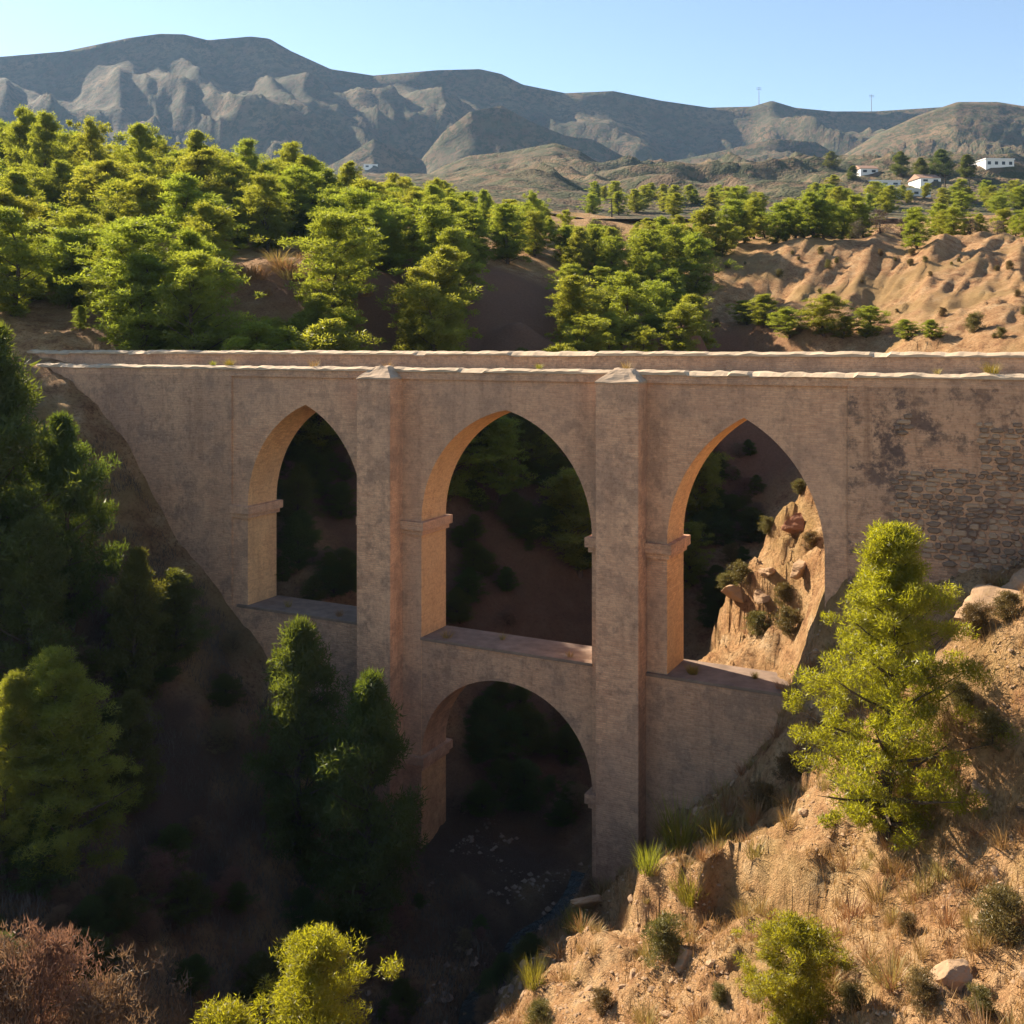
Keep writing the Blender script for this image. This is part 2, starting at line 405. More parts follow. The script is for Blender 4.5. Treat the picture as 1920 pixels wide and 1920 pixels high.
def detail_z(X, Y):
    u, v = to_uv(X, Y)
    far = np.clip((Y - 50) / 40, 0, 1)
    z = 0.55 * fbm(X / 6, Y / 6, 3, 3)
    # rocky ribs on the sunny bank: they run up the slope
    right = np.clip((u - 3) / 4, 0, 1) * (1 - far)
    d1 = u * 0.35 + v * 0.94; d2 = u * 0.94 - v * 0.35
    mask = np.clip(fbm(X / 7, Y / 7, 33, 2) * 1.8 + 0.6, 0.12, 1)
    wz = 0.9 * fbm(X / 4, Y / 4, 71, 3) + 0.35 * fbm(X / 1.1, Y / 1.1, 72, 3)
    for per_, am, sd in ((2.8, 1.8, 0.0), (1.05, 0.7, 3.7), (0.42, 0.22, 9.2)):
        f = (d1 + 0.12 * d2) / per_ + wz * (1.0 / per_ ** 0.5) + sd
        f = f - np.floor(f)
        saw = np.where(f < 0.18, f / 0.18, (1 - f) / 0.82)                   # slow rise, abrupt break: a ledge
        brk = np.clip(fbm(d1 / (per_ * 1.5) + sd, d2 / (per_ * 2.5), 81, 3) * 2.2 + 0.55, 0, 1)
        z = z + right * mask * brk * am * (saw - 0.5)
    z = z + (0.3 * (1 - far) + 0.1) * fbm(X / 1.4, Y / 1.4, 5, 3) + 0.16 * (1 - far) * fbm(X / 0.4, Y / 0.35, 9, 2)
    z = z + (0.35 + 0.65 * right) * (1 - far) * 0.5 * (ridged(X / 1.5 + 3, Y / 1.5, 91, 3) - 0.55)
    # gullies on the eroded banks behind
    gl = ridged((X * 0.92 - Y * 0.4) / 5.5, (X * 0.4 + Y * 0.92) / 26, 55, 3)
    z = z + far * np.clip((150 - Y) / 20, 0, 1) * (1.6 * (gl - 0.6) + np.clip((X - 14) / 8, 0, 1) * np.clip((112 - Y) / 6, 0, 1) * (1.0 * (ridged((X * 0.8 - Y * 0.6) / 3.6, (X * 0.6 + Y * 0.8) / 15, 57, 4) - 0.6) + 0.55 * (ridged((X * 0.8 - Y * 0.6) / 0.95, (X * 0.6 + Y * 0.8) / 5, 59, 3) - 0.6))) * np.clip((X - 6) / 10, 0.25, 1)
    uc = 1.6 + 0.5 * np.sin(v * .5) + 0.25 * np.sin(v * 1.3)
    z = z - np.clip((6 - v) / 3, 0, 1) * 1.0 * np.exp(-((u - uc) / 0.75) ** 2)
    return z

pxs = np.arange(-900, 2901, 5.0)
Ys = [9.0]
while Ys[-1] < 152: Ys.append(Ys[-1] * (1.0062 if Ys[-1] < 60 else 1.0075))
Ys = np.array(Ys)
MX = (pxs - CX) / F_PX
GX = MX[None, :] * Ys[:, None]; GY = np.repeat(Ys[:, None], len(pxs), 1)
GZ = base_z(GX, GY).reshape(GX.shape) + detail_z(GX, GY)

def grid_faces(nr, nc):
    i = np.arange(nr - 1)[:, None] * nc + np.arange(nc - 1)[None, :]
    return np.stack([i, i + 1, i + nc + 1, i + nc], -1).reshape(-1, 4)

gme = np_mesh('ground', np.stack([GX, GY, GZ], -1).reshape(-1, 3), grid_faces(*GX.shape), True)
gu, gv = to_uv(GX, GY)
litter_shade = np.clip((4.2 - gu) / 2.5, 0, 1) * np.clip((62 - GY) / 14, 0, 1) * np.clip(0.8 + fbm(GX / 3, GY / 3, 77, 3), 0, 1)  # litter on the ravine's shaded side, with painted shade in its tone
litter_shade = np.maximum(litter_shade, np.clip((gv - 4) / 4, 0, 1) * np.clip((4.0 - gu) / 4, 0, 1) * np.clip((74 - GY) / 8, 0, 1) * 0.85)
red = 0.22 * np.clip((GX - 18) / 6, 0, 1) * np.clip((GY - 58) / 4, 0, 1) * np.clip((113 - GY) / 6, 0, 1) * np.clip(0.7 + fbm(GX / 5, GY / 5, 93, 3), 0, 1) + np.clip((GX + 22) / 6, 0, 1) * np.clip((26 - GX) / 6, 0, 1) * np.clip((GY - 70) / 4, 0, 1) * np.clip((98 - GY) / 6, 0, 1)
for nm, arr in (('litter_shade', litter_shade), ('redsoil', red)):
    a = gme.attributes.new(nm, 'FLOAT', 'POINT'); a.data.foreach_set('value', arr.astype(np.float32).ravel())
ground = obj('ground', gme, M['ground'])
tag(ground, 'dry ochre ravine banks and slopes', None, None, 'structure')

def gz(X, Y):
    r = np.searchsorted(Ys, Y) - 1; r = int(np.clip(r, 0, len(Ys) - 2))
    px = X / Y * F_PX + CX
    c = (px - pxs[0]) / 5.0; ci = int(np.clip(math.floor(c), 0, len(pxs) - 2))
    a = (Y - Ys[r]) / (Ys[r+1] - Ys[r]); b = c - ci
    return float((GZ[r, ci] * (1-b) + GZ[r, ci+1] * b) * (1-a) + (GZ[r+1, ci] * (1-b) + GZ[r+1, ci+1] * b) * a)

def hit(px, py, ymin=9.0):
    """first place where the sight line through a photo pixel meets the ground"""
    m = (px - CX) / F_PX; s = -(py - HY) / F_PX
    ci = int(np.clip(round((px - pxs[0]) / 5.0), 0, len(pxs) - 1))
    col = GZ[:, ci]; ok = np.where((col >= s * Ys) & (Ys >= ymin))[0]
    if len(ok) == 0: return None
    Y = Ys[ok[0]]
    return Vector((m * Y, Y, gz(m * Y, Y)))

# ------------------------------------------------------------------ far hills
def pl(x, pts):
    p = np.array(pts, float); return np.interp(x, p[:, 0], p[:, 1])
hpx = np.arange(-1100, 3101, 6.0)
hY = [146.0]
while hY[-1] < 2100: hY.append(hY[-1] * 1.0095)
hY = np.array(hY)
HX = ((hpx - CX) / F_PX)[None, :] * hY[:, None]; HYY = np.repeat(hY[:, None], len(hpx), 1); HP = np.repeat(hpx[None, :], len(hY), 0)
basey = pl(hY, [(140,412),(170,404),(250,393),(350,382),(430,364),(520,347),(620,338)])
lefty = pl(hY, [(140,330),(170,335),(250,345),(430,345),(620,338)])
wgt = np.clip((HP - 600) / 500, 0, 1)
BZ = (HY - (basey[:, None] * wgt + lefty[:, None] * (1 - wgt))) / F_PX * np.minimum(HYY, 620)
BZ += 34.0 * (ridged(HX / 62 + 0.3 * HYY / 62, HYY / 80, 63, 4) - 0.47) * np.clip((HYY - 190) / 160, 0, 1) * np.clip((HX + 80) / 120, 0.3, 1)
BZ += 2.0 * fbm(HX / 40, HYY / 40, 61, 3) * np.clip((HYY - 146) / 60, 0, 1)
HZ = BZ.copy()
def ridge(Yc, wf, wb, crest, amp, spur, seed, skew=0.5, p=1.25):
    global HZ
    zc = np.maximum((HY - pl(HP, crest)) / F_PX * Yc, -50)
    t = np.where(HYY < Yc, (Yc - HYY) / wf, (HYY - Yc) / wb)
    gx = HX / spur + skew * (HYY - Yc) / spur
    g = ridged(gx + 0.25 * fbm(HX / spur, HYY / spur, seed + 7, 3), HYY / (spur * 2.2), seed, 5)
    tt = t * (1.25 - 0.62 * g * np.clip(t * 3, 0, 1))
    s = np.clip(1 - tt, 0, 1) ** p
    e = np.clip(1 - t * 0, 0, 1)
    z = BZ - 3 + (zc - BZ + 3) * s + amp * (g - 0.62) * np.clip(t * 2.5, 0, 1) * np.clip(s * 3, 0, 1) + 0.17 * amp * (ridged(HX / (spur * .2) + 0.5 * HYY / (spur * .2), HYY / (spur * .45), seed + 5, 4) - 0.55) * np.clip(t * 4, 0, 1)
    lim = zc / Yc * HYY - 0.05 * np.abs(HYY - Yc)
    z = np.where(z > lim - 6, lim - 6 * np.exp(-np.clip((z - lim + 6) / 6, 0, 20)), z)
    z = np.where(np.abs(HYY - Yc) < 0.006 * Yc, np.maximum(z, zc - 0.3), z)
    z = np.where(zc > BZ, z, BZ - 30)
    HZ = np.maximum(HZ, z)
ridge(1500, 330, 500, [(-1100,190),(-400,130),(0,108),(120,98),(240,73),(300,65),(345,66),(390,77),(470,70),(505,74),(545,97),(620,131),(700,143),(820,133),(900,131),(940,140),(980,160),(1060,176),(1150,172),(1240,190),(1330,203),(1410,201),(1447,190),(1490,203),(1560,210),(1640,210),(1720,205),(1800,200),(1870,198),(1920,200),(2300,190),(3100,230)], 95, 230, 101, 0.55, 1.0)
ridge(1100, 165, 220, [(560,340),(640,300),(700,262),(790,300),(830,250),(880,212),(940,200),(1000,232),(1060,256),(1110,262),(1160,290),(1210,310),(1280,300),(1350,285),(1450,262),(1530,268),(1600,310),(1700,330)], 50, 120, 131, 0.6, 1.0)
ridge(1050, 200, 300, [(1480,340),(1580,290),(1640,252),(1720,215),(1795,189),(1870,189),(1920,197),(2100,215),(2500,200),(3100,260)], 45, 110, 141, 0.6, 1.0)
ridge(640, 75, 120, [(770,345),(830,312),(880,292),(950,285),(1040,268),(1085,282),(1130,310),(1190,350),(1230,372),(1260,390)], 16, 52, 151, 0.6)
ridge(560, 62, 110, [(1190,385),(1240,352),(1290,335),(1400,318),(1480,322),(1560,332),(1610,352),(1640,375)], 12, 42, 161, 0.6)
ridge(430, 120, 120, [(1780,400),(1830,365),(1880,340),(1960,322),(2100,310),(2400,330),(2700,400)], 8, 40, 171, 0.6)
ridge(330, 80, 80, [(960,400),(1010,378),(1060,366),(1110,380),(1160,392),(1250,385),(1330,400)], 6, 30, 181, 0.6)
hme = np_mesh('hills', np.stack([HX, HYY, HZ], -1).reshape(-1, 3), grid_faces(*HX.shape), True)
hills = obj('hills', hme, M['hills'])
tag(hills, 'scrub covered mountain ridges beyond the plain', None, None, 'structure')

def hhit(px, py):
    m = (px - CX) / F_PX; s = -(py - HY) / F_PX
    ci = int(np.clip(round((px - hpx[0]) / 6.0), 0, len(hpx) - 1))
    ok = np.where(HZ[:, ci] >= s * hY)[0]
    if len(ok) == 0: return None
    r = ok[0]
    return Vector((m * hY[r], hY[r], float(HZ[r, ci])))

# ------------------------------------------------------------------ the aqueduct
aq = empty('aqueduct', (0, 45, 0), -AL)
tag(aq, 'old pink brick aqueduct with pointed arches spanning the ravine', 'aqueduct')
T = 2.2
ZT, ZSP, ZAP, ZSILL, ZBOT = -1.02, -8.05, -2.8, -13.4, -27.0
LSP, LAP = -18.85, -14.8
ARCH = [(-15.0, -7.95, -11.35, ZAP - 0.05), (-4.68, 3.79, -0.3, ZAP), (7.1, 13.35, 10.25, ZAP)]

def arch_curve(ul, ur, ua, zs, za, n=22, p=1.0, flat=1.0):
    """points from the left springing over the apex to the right springing (pointed, two arcs)"""
    pts = []
    for side in (0, 1):
        a = abs(ua - (ul if side == 0 else ur)); hgt = za - zs
        # circular arc, centre on the springing line: passes (0,0) vertical and (a,hgt)
        R = (a * a + hgt * hgt) / (2 * a)
        seg = []
        if R >= a:
            th = math.acos(max(-1, min(1, (R - a) / R)))
            for i in range(n + 1):
                t = th * i / n
                seg.append((R - R * math.cos(t), R * math.sin(t) * hgt / (R * math.sin(th))))
        else:
            for i in range(n + 1):
                t = math.pi / 2 * i / n; seg.append((a * (1 - math.cos(t)), hgt * math.sin(t)))
        if side == 0: pts += [(ul + x, zs + z) for x, z in seg]
        else: pts += [(ur - x, zs + z) for x, z in reversed(seg)][1:]
    return pts

def panel(name, lower, upper, mat, v0=0.0, v1=T, parent=aq, step=None):
    """closed solid between two polylines with the same u values (z lower / z upper)"""
    n = len(lower); V = []; Fs = []
    for (u, z0), (_, z1) in zip(lower, upper):
        V += [(u, v0, z0), (u, v0, z1), (u, v1, z0), (u, v1, z1)]
    for i in range(n - 1):
        a = 4 * i; b = a + 4
        Fs += [(a, b, b+1, a+1), (a+2, a+3, b+3, b+2), (a+1, b+1, b+3, a+3), (a, a+2, b+2, b)]
    Fs += [(0, 1, 3, 2), (4*n-4, 4*n-2, 4*n-1, 4*n-3)]
    return obj(name, py_mesh(name, V, Fs), mat, parent)

ZB = -1.5                      # underside of the proud top band
# arch walls: one part for each bay (the wall above the opening and its jambs)
def bay(u0, u1, a, zlow):
    ul, ur, ua, za = a
    cur = arch_curve(ul, ur, ua, ZSP, za)
    # spandrel above the curve
    low = cur; up = [(u, ZB) for u, z in cur]
    mb = MB()
    V = []; Fs = []
    def solid(lower, upper):
        n = len(lower); V = []; Fs = []
        for (u, z0), (_, z1) in zip(lower, upper):
            V += [(u, 0, z0), (u, 0, z1), (u, T, z0), (u, T, z1)]
        for i in range(n - 1):
            a_ = 4 * i; b = a_ + 4
            Fs += [(a_, b, b+1, a_+1), (a_+2, a_+3, b+3, b+2), (a_+1, b+1, b+3, a_+3), (a_, a_+2, b+2, b)]
        mb.add(V, Fs)
    # keep u strictly increasing at the vertical springings
    solid(low, up)
    def pier(x0, x1):
        if x1 - x0 > 0.01:
            mb.add([(x0,0,zlow),(x1,0,zlow),(x1,T,zlow),(x0,T,zlow),(x0,0,ZB),(x1,0,ZB),(x1,T,ZB),(x0,T,ZB)],
                   [(0,1,5,4),(1,2,6,5),(2,3,7,6),(3,0,4,7),(4,5,6,7)])
    pier(u0, ul); pier(ur, u1)
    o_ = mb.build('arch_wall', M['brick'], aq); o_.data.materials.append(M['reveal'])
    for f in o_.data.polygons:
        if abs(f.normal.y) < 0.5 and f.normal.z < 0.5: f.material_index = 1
    return o_
bay(-16.0, -6.62, ARCH[0], ZBOT)
bay(-6.62, 5.32, ARCH[1], ZBOT)
bay(5.32, 14.2, ARCH[2], ZBOT)
# proud abutment walls at both ends, proud band along the top
def slab(name, u0, u1, v0, v1, z0, z1, mat, parent=aq):
    mb = MB(); mb.box(u0, u1, v0, v1, z0, z1); return mb.build(name, mat, parent)
slab('abutment_wall', -40, -16.0, -0.09, T + 0.05, ZBOT, ZB - 0.001, M['brick_low'])
slab('abutment_wall', 14.2, 38, -0.09, T + 0.05, ZBOT, ZB - 0.001, M['brick_abut'])
slab('top_band', -40, 38, -0.1, T + 0.06, ZB, ZT - 0.14, M['brick'])

# rough copings: near ledge and far parapet, ragged along their length
def coping(name, u0, u1, v0, v1, z0, z1, rag, slope, seed, mat, du=0.16):
    us = np.arange(u0, u1 + du * 0.5, du); n = len(us)
    a = fbm(us / 0.5, us * 0 + seed, seed, 3) * rag + fbm(us / 5, us * 0 + seed + 9, seed, 2) * rag * 0.6
    a = a - 0.13 * (fbm(us / 2.2, us * 0 + seed + 30, seed + 6, 3) > 0.28)
    b = fbm(us / 0.4, us * 0 + seed + 4, seed + 1, 3) * rag
    w = fbm(us / 0.7, us * 0 + seed + 7, seed + 2, 3) * 0.03
    V = []
    for i in range(n):
        V += [(us[i], v0 + w[i], z0), (us[i], v0 + w[i], z1 - slope + a[i]), (us[i], (v0 + v1) / 2, z1 + 0.5 * (a[i] + b[i])), (us[i], v1, z1 - 0.02 + b[i]), (us[i], v1, z0)]
    Fs = []
    for i in range(n - 1):
        p = 5 * i; q = p + 5
        for k in range(4): Fs.append((p + k, q + k, q + k + 1, p + k + 1))
    Fs += [(0, 1, 2, 3, 4), tuple(5 * n - 5 + k for k in (4, 3, 2, 1, 0))]
    return obj(name, py_mesh(name, V, Fs), mat, aq)
coping('ledge', -40, 38, -0.17, 0.4, ZT - 0.14, ZT + 0.06, 0.07, 0.1, 5, M['coping'])
slab('parapet', -40, 38, T - 0.5, T + 0.06, ZT - 0.14, -0.4, M['brick'])
coping('parapet_coping', -40, 38, T - 0.58, T + 0.1, -0.4, -0.2, 0.06, 0.1, 15, M['coping'])
slab('channel_floor', -40, 38, 0.4, T - 0.5, ZT - 0.14, ZT - 0.06, M['sill'])

# buttresses with sloping caps
for (b0, b1) in ((-7.54, -5.70), (4.40, 6.24)):
    mb = MB(); p = 1.05
    zc = -1.5
    mb.add([(b0,-p,ZBOT),(b1,-p,ZBOT),(b1,0.05,ZBOT),(b0,0.05,ZBOT),(b0,-p,zc),(b1,-p,zc),(b1,0.05,zc),(b0,0.05,zc)],
           [(0,1,5,4),(1,2,6,5),(2,3,7,6),(3,0,4,7)])
    bt = mb.build('buttress', M['brick_pier'], aq)
    cp = MB(); e = 0.04; zr = ZT + 0.1; um = (b0 + b1) / 2
    cp.add([(b0-e,-p-e,zc),(b1+e,-p-e,zc),(b1+e,-0.1,zc),(b0-e,-0.1,zc),(b0-e,-p-e,zc+.06),(b1+e,-p-e,zc+.06),(b1+e,-0.1,zc+.1),(b0-e,-0.1,zc+.1),
            (um-0.35,-0.45,zr),(um+0.35,-0.45,zr),(um+0.45,-0.1,zr+0.02),(um-0.45,-0.1,zr+0.02)],
           [(0,1,5,4),(1,2,6,5),(3,0,4,7),(4,5,9,8),(5,6,10,9),(7,4,8,11),(8,9,10,11),(0,3,2,1)])
    bm = bmesh.new(); bm.from_mesh(py_mesh('cap', cp.V, cp.F)); bmesh.ops.subdivide_edges(bm, edges=bm.edges[:], cuts=5, use_grid_fill=True)
    for w in bm.verts:
        f = float(fbm(np.array([w.co.x * 3 + w.co.z]), np.array([w.co.y * 3 + b0]), 17, 3)[0])
        w.co.z += 0.07 * f * (1 if w.co.z > zc + 0.02 else 0); w.co.y -= 0.03 * f if w.co.y < -0.2 else 0
    cme = bpy.data.meshes.new('buttress_cap'); bm.to_mesh(cme); bm.free(); obj('buttress_cap', cme, M['cap'], bt)
# imposts: a small moulded band at each springing, wrapping front and jamb
def impost(uj, side, ue, z):
    """uj jamb plane, side +1 when the opening is to the right; ue the far end along the front"""
    for k, (d, z0, z1) in enumerate(((0.24, z - 0.4, z), (0.12, z - 0.62, z - 0.4))):
        mb = MB()
        a, b = (ue, uj + d) if side > 0 else (uj - d, ue)
        mb.box(a, b, -d, T + d, z0, z1)
        o = mb.build('impost', M['impost'], aq)
impost(-15.0, 1, -16.0, ZSP); impost(-7.95, -1, -7.54 + 0.1, ZSP)
impost(-4.68, 1, -5.70 - 0.1, ZSP); impost(3.79, -1, 4.5, ZSP)
impost(7.1, 1, 6.14, ZSP)
impost(-4.68, 1, -5.8, LSP); impost(3.79, -1, 4.5, LSP)
# lower walls between the piers
slab('lower_wall', -16.0, -7.3, -0.12, T + 0.1, ZBOT, -13.2, M['brick_low'])
slab('sill', -15.6, -7.4, -0.16, T + 0.14, -13.2, -13.08, M['sill'])
slab('lower_wall', 6.14, 15.0, -0.14, T + 0.1, ZBOT, ZSILL - 0.1, M['brick_low'])
slab('sill', 6.1, 15.0, -0.18, T + 0.14, ZSILL - 0.1, ZSILL + 0.02, M['sill'])
cur = arch_curve(-4.68, 3.79, -0.4, LSP, LAP)
panel('lower_wall', cur, [(u, ZSILL - 0.1) for u, z in cur], M['brick_low'], 0.03, T - 0.05)
slab('sill', -4.72, 3.83, -0.04, T + 0.08, ZSILL - 0.1, ZSILL + 0.02, M['sill'])
# bare rubble stones where the facing has fallen off the abutment
st_meshes = []
for k in range(8):
    mb = MB(); r = random.Random(k)
    nn = r.randrange(6, 9); q = []
    for j in range(nn):
        t = 2 * math.pi * (j + r.uniform(-.25, .25)) / nn
        c, d = math.cos(t), math.sin(t); e = 0.5 / max(abs(c), abs(d)) ** 0.72 * r.uniform(.86, 1)
        q.append((c * e, d * e))
    dz = r.uniform(.03, .085)
    V = [(x, 0.06, z) for x, z in q] + [(x, -0.012, z) for x, z in q] + [(x * .74, -dz * r.uniform(.8, 1.1), z * .7) for x, z in q]
    fs = [(j + o_, (j + 1) % nn + o_, (j + 1) % nn + nn + o_, j + nn + o_) for o_ in (0, nn) for j in range(nn)]
    mb.add(V, fs + [tuple(range(2 * nn, 3 * nn))])
    me = py_mesh('stone', mb.V, mb.F); me.materials.append(M['stone' if k % 3 else 'stone_pale']); st_meshes.append(me)
ns = 0
z = -2.1
rs = random.Random(3)
while z > -8.6 and ns < 290:
    hgt = rs.uniform(0.15, 0.27); u = 15.6 + rs.uniform(0, .4)
    while u < 21.2:
        w = rs.uniform(0.24, 0.6)
        den = float(fbm(np.array([u / 2.2]), np.array([z / 1.6]), 88, 3)[0]) + (0.32 if u > 18.5 else 0.0) + (0.25 if z < -4.5 else -0.1) - 0.06
        if den > 0.05 and ns < 298:
            o = obj('stone', st_meshes[rs.randrange(8)], None, aq)
            o.location = (u + w / 2, -0.09, z - hgt / 2 + rs.uniform(-.02, .02)); o.scale = (w * .94, rs.uniform(.7, 1.3), hgt * .92)
            o.rotation_euler = (0, rs.uniform(-.05, .05), 0); ns += 1
        u += w
    z -= hgt

# ------------------------------------------------------------------ plants
def tube(path, rads, n=5):
    V = []; Fs = []
    for i, (p, r) in enumerate(zip(path, rads)):
        p = np.array(p)
        d = np.array(path[min(i+1, len(path)-1)]) - np.array(path[max(i-1, 0)]); d = d / (np.linalg.norm(d) + 1e-9)
        a = np.cross(d, (0.3, 0.9, 0.1)); a /= np.linalg.norm(a) + 1e-9; b = np.cross(d, a)
        for k in range(n):
            t = 2 * math.pi * k / n; V.append(p + r * (a * math.cos(t) + b * math.sin(t)))
    for i in range(len(path) - 1):
        for k in range(n):
            Fs.append((i*n + k, i*n + (k+1) % n, (i+1)*n + (k+1) % n, (i+1)*n + k))
    return V, Fs

def needles(cent, rad, per, leaf, R, width=0.2, up=0.35):
    """many small leaf triangles in clumps"""
    n = len(cent)
    idx = np.repeat(np.arange(n), per)
    d = R.normal(size=(len(idx), 3)); d /= np.linalg.norm(d, axis=1)[:, None] + 1e-9
    rr = R.random(len(idx)) ** 0.5
    rads = rad[idx] if hasattr(rad, '__len__') else rad * np.ones(len(idx))
    pos = cent[idx] + d * (rr * rads)[:, None] * np.array([1, 1, 0.72])
    dirv = d * 0.5 + R.normal(size=d.shape) * 0.75 + np.array([0, 0, up]); dirv /= np.linalg.norm(dirv, axis=1)[:, None]
    side = np.cross(dirv, R.normal(size=d.shape)); side /= np.linalg.norm(side, axis=1)[:, None] + 1e-9
    L = leaf * (0.6 + 0.8 * R.random(len(idx)))[:, None]
    a = pos - side * L * width * 0.5; b = pos + side * L * width * 0.5; c = pos + dirv * L
    V = np.stack([a, b, c], 1).reshape(-1, 3)
    return V, np.arange(len(V)).reshape(-1, 3)

def prof_pine(t): return np.interp(t, [0, .08, .25, .5, .75, .92, 1], [.55, .85, 1.0, .9, .6, .28, .1])
def prof_round(t): return np.interp(t, [0, .15, .4, .65, .85, 1], [.35, .7, 1.0, .98, .7, .25])
def prof_egg(t): return np.interp(t, [0, .1, .3, .6, .85, 1], [.6, .95, 1.05, .85, .5, .15])
def prof_dome(t): return np.interp(t, [0, .2, .5, .75, .9, 1], [.5, .9, 1.05, .95, .7, .4])
def prof_bush(t): return np.interp(t, [0, .3, .7, 1], [.9, 1.0, .85, .4])

def make_tree(seed, Rr, nl, cper, per, leaf, crad, base=0.1, prof=prof_pine, lean=0.03, lift=(0.15, 0.7), up=0.35, wid=0.2, asy=(0.75, 1.2), jit=0.16, crj=(0.6, 1.3)):
    """unit-height tree -> (trunk mesh data, crown mesh data)"""
    R = np.random.default_rng(seed)
    k = 9; wob = R.normal(size=(k, 2)).cumsum(0) * lean * 0.35
    path = [(wob[i, 0], wob[i, 1], -0.04 + 0.98 * i / (k - 1)) for i in range(k)]
    wob -= wob[0]; path = [(wob[i, 0], wob[i, 1], -0.04 + 0.98 * i / (k - 1)) for i in range(k)]
    rads = [0.019 * (1 - 0.9 * i / (k - 1)) + 0.001 for i in range(k)]
    V, Fs = tube(path, rads, 7); TV = list(V); TF = list(Fs)
    pa = np.array(path)
    cents = []; crs = []
    asym = R.uniform(*asy, size=8)
    for i in range(nl):
        t = base + (1 - base) * ((i + R.random()) / nl) ** 0.92
        az = i * 2.399 + R.normal() * 0.35
        L = Rr * prof((t - base) / (1 - base)) * R.uniform(0.65, 1.05) * np.interp((az % 6.2832) / 6.2832 * 8, np.arange(9), np.append(asym, asym[0]))
        el = R.uniform(*lift)
        zz = t * 0.94
        o = np.array([np.interp(zz, pa[:, 2], pa[:, 0]), np.interp(zz, pa[:, 2], pa[:, 1]), zz - L * 0.25])
        d = np.array([math.cos(az) * math.cos(el), math.sin(az) * math.cos(el), math.sin(el)])
        tip = o + d * L
        midp = o + d * L * 0.5 + np.array([0, 0, -0.03 * L])
        v, f = tube([o, midp, tip], [0.0065 * (1.1 - t) + 0.0015, 0.004 * (1.1 - t) + 0.001, 0.0008], 4)
        bb = len(TV); TV += v; TF += [tuple(q + bb for q in x) for x in f]
        for j in range(cper):
            s = R.uniform(0.3, 1.0)
            c = o + d * L * s + R.normal(size=3) * L * jit * np.array([1, 1, .8])
            if c[2] < 0.02: c[2] = 0.02 + R.random() * 0.05
            cents.append(c); crs.append(crad * R.uniform(*crj))
    cents.append(np.array([pa[-1, 0], pa[-1, 1], 0.95])); crs.append(crad * 0.7)
    CV, CF = needles(np.array(cents), np.array(crs), per, leaf, R, wid, up)
    zmax = CV[:, 2].max()
    return (np.array(TV), TF), (CV, CF), zmax

def tree_proto(name, seed, mat, **kw):
    (TV, TF), (CV, CF), zm = make_tree(seed, **kw)
    CV = CV.copy(); CV[:, 2] /= zm; TV = TV.copy(); TV[:, 2] /= max(zm, 1)
    tm = py_mesh('trunk', TV, TF); tm.materials.append(M['bark'])
    cm = np_mesh('crown', CV, CF); cm.materials.append(mat)
    return (tm, cm)

def plant(name, proto, loc, h, rz, label, cat, group=None, wide=1.0, sink=0.05, parts=('trunk', 'crown')):
    e = empty(name, (loc[0], loc[1], loc[2] - sink), rz)
    e.scale = (h * wide, h * wide, h)
    for nm, me in zip(parts, proto): obj(nm, me, None, e)
    tag(e, label, cat, group)
    return e

hero = tree_proto('hero', 11, M['pine'], Rr=0.31, nl=70, cper=6, per=290, leaf=0.0125, crad=0.039, wid=0.2, base=0.05, asy=(0.8, 1.15), lean=0.02, prof=prof_pine, lift=(0.2, 0.75))
young = [tree_proto('young', 20 + i, M['pine'], Rr=0.42, nl=46, cper=7, per=190, leaf=0.025, crad=0.06, wid=0.18, base=0.04, prof=prof_round, lift=(0.25, 0.9)) for i in range(2)]
tall = [tree_proto('tall', 25 + i, M['pine'], Rr=0.24, nl=60, cper=8, per=200, leaf=0.0115, crad=0.036, wid=0.2, base=0.12, prof=prof_egg, lift=(0.25, 0.9), asy=(0.6, 1.3)) for i in range(2)]
green = [tree_proto('green', 27 + i, M['pine_far'], Rr=0.24, nl=60, cper=8, per=150, leaf=0.016, crad=0.036, wid=0.18, base=0.12, prof=prof_egg, lift=(0.25, 0.9), asy=(0.6, 1.3)) for i in range(2)]
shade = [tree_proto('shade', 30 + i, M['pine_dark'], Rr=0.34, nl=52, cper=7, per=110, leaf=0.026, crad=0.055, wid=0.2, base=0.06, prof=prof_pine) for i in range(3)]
wood = [tree_proto('wood', 40 + i, M['pine_far'], Rr=0.31, nl=32, cper=8, per=110, leaf=0.0215, crad=0.046, wid=0.3, asy=(0.5, 1.3), jit=0.22, crj=(0.45, 1.5), lean=0.05, base=0.05, prof=(prof_round, prof_egg, prof_dome)[i % 3], lift=(0.35, 1.0)) for i in range(9)]
bare = [tree_proto('bare', 60 + i, M['bush_grey'], Rr=0.55, nl=26, cper=5, per=34, leaf=0.05, crad=0.12, base=0.02, prof=prof_round, lift=(0.5, 1.1)) for i in range(2)]
brown = [tree_proto('brown', 70 + i, M['bush_brown'], Rr=0.62, nl=40, cper=7, per=60, leaf=0.035, crad=0.075, base=0.02, prof=prof_bush, lift=(0.5, 1.2), up=0.9) for i in range(2)]

def by_pixel(px, base_py, top_py, ymin=9.0):
    p = hit(px, base_py, ymin)
    h = (p.z * -1 * F_PX / p.y + HY - top_py) * p.y / F_PX
    return p, h

def by_depth(px, top_py, Y):
    X = (px - CX) / F_PX * Y; zg = gz(X, Y)
    return Vector((X, Y, zg)), (HY - top_py) / F_PX * Y - zg
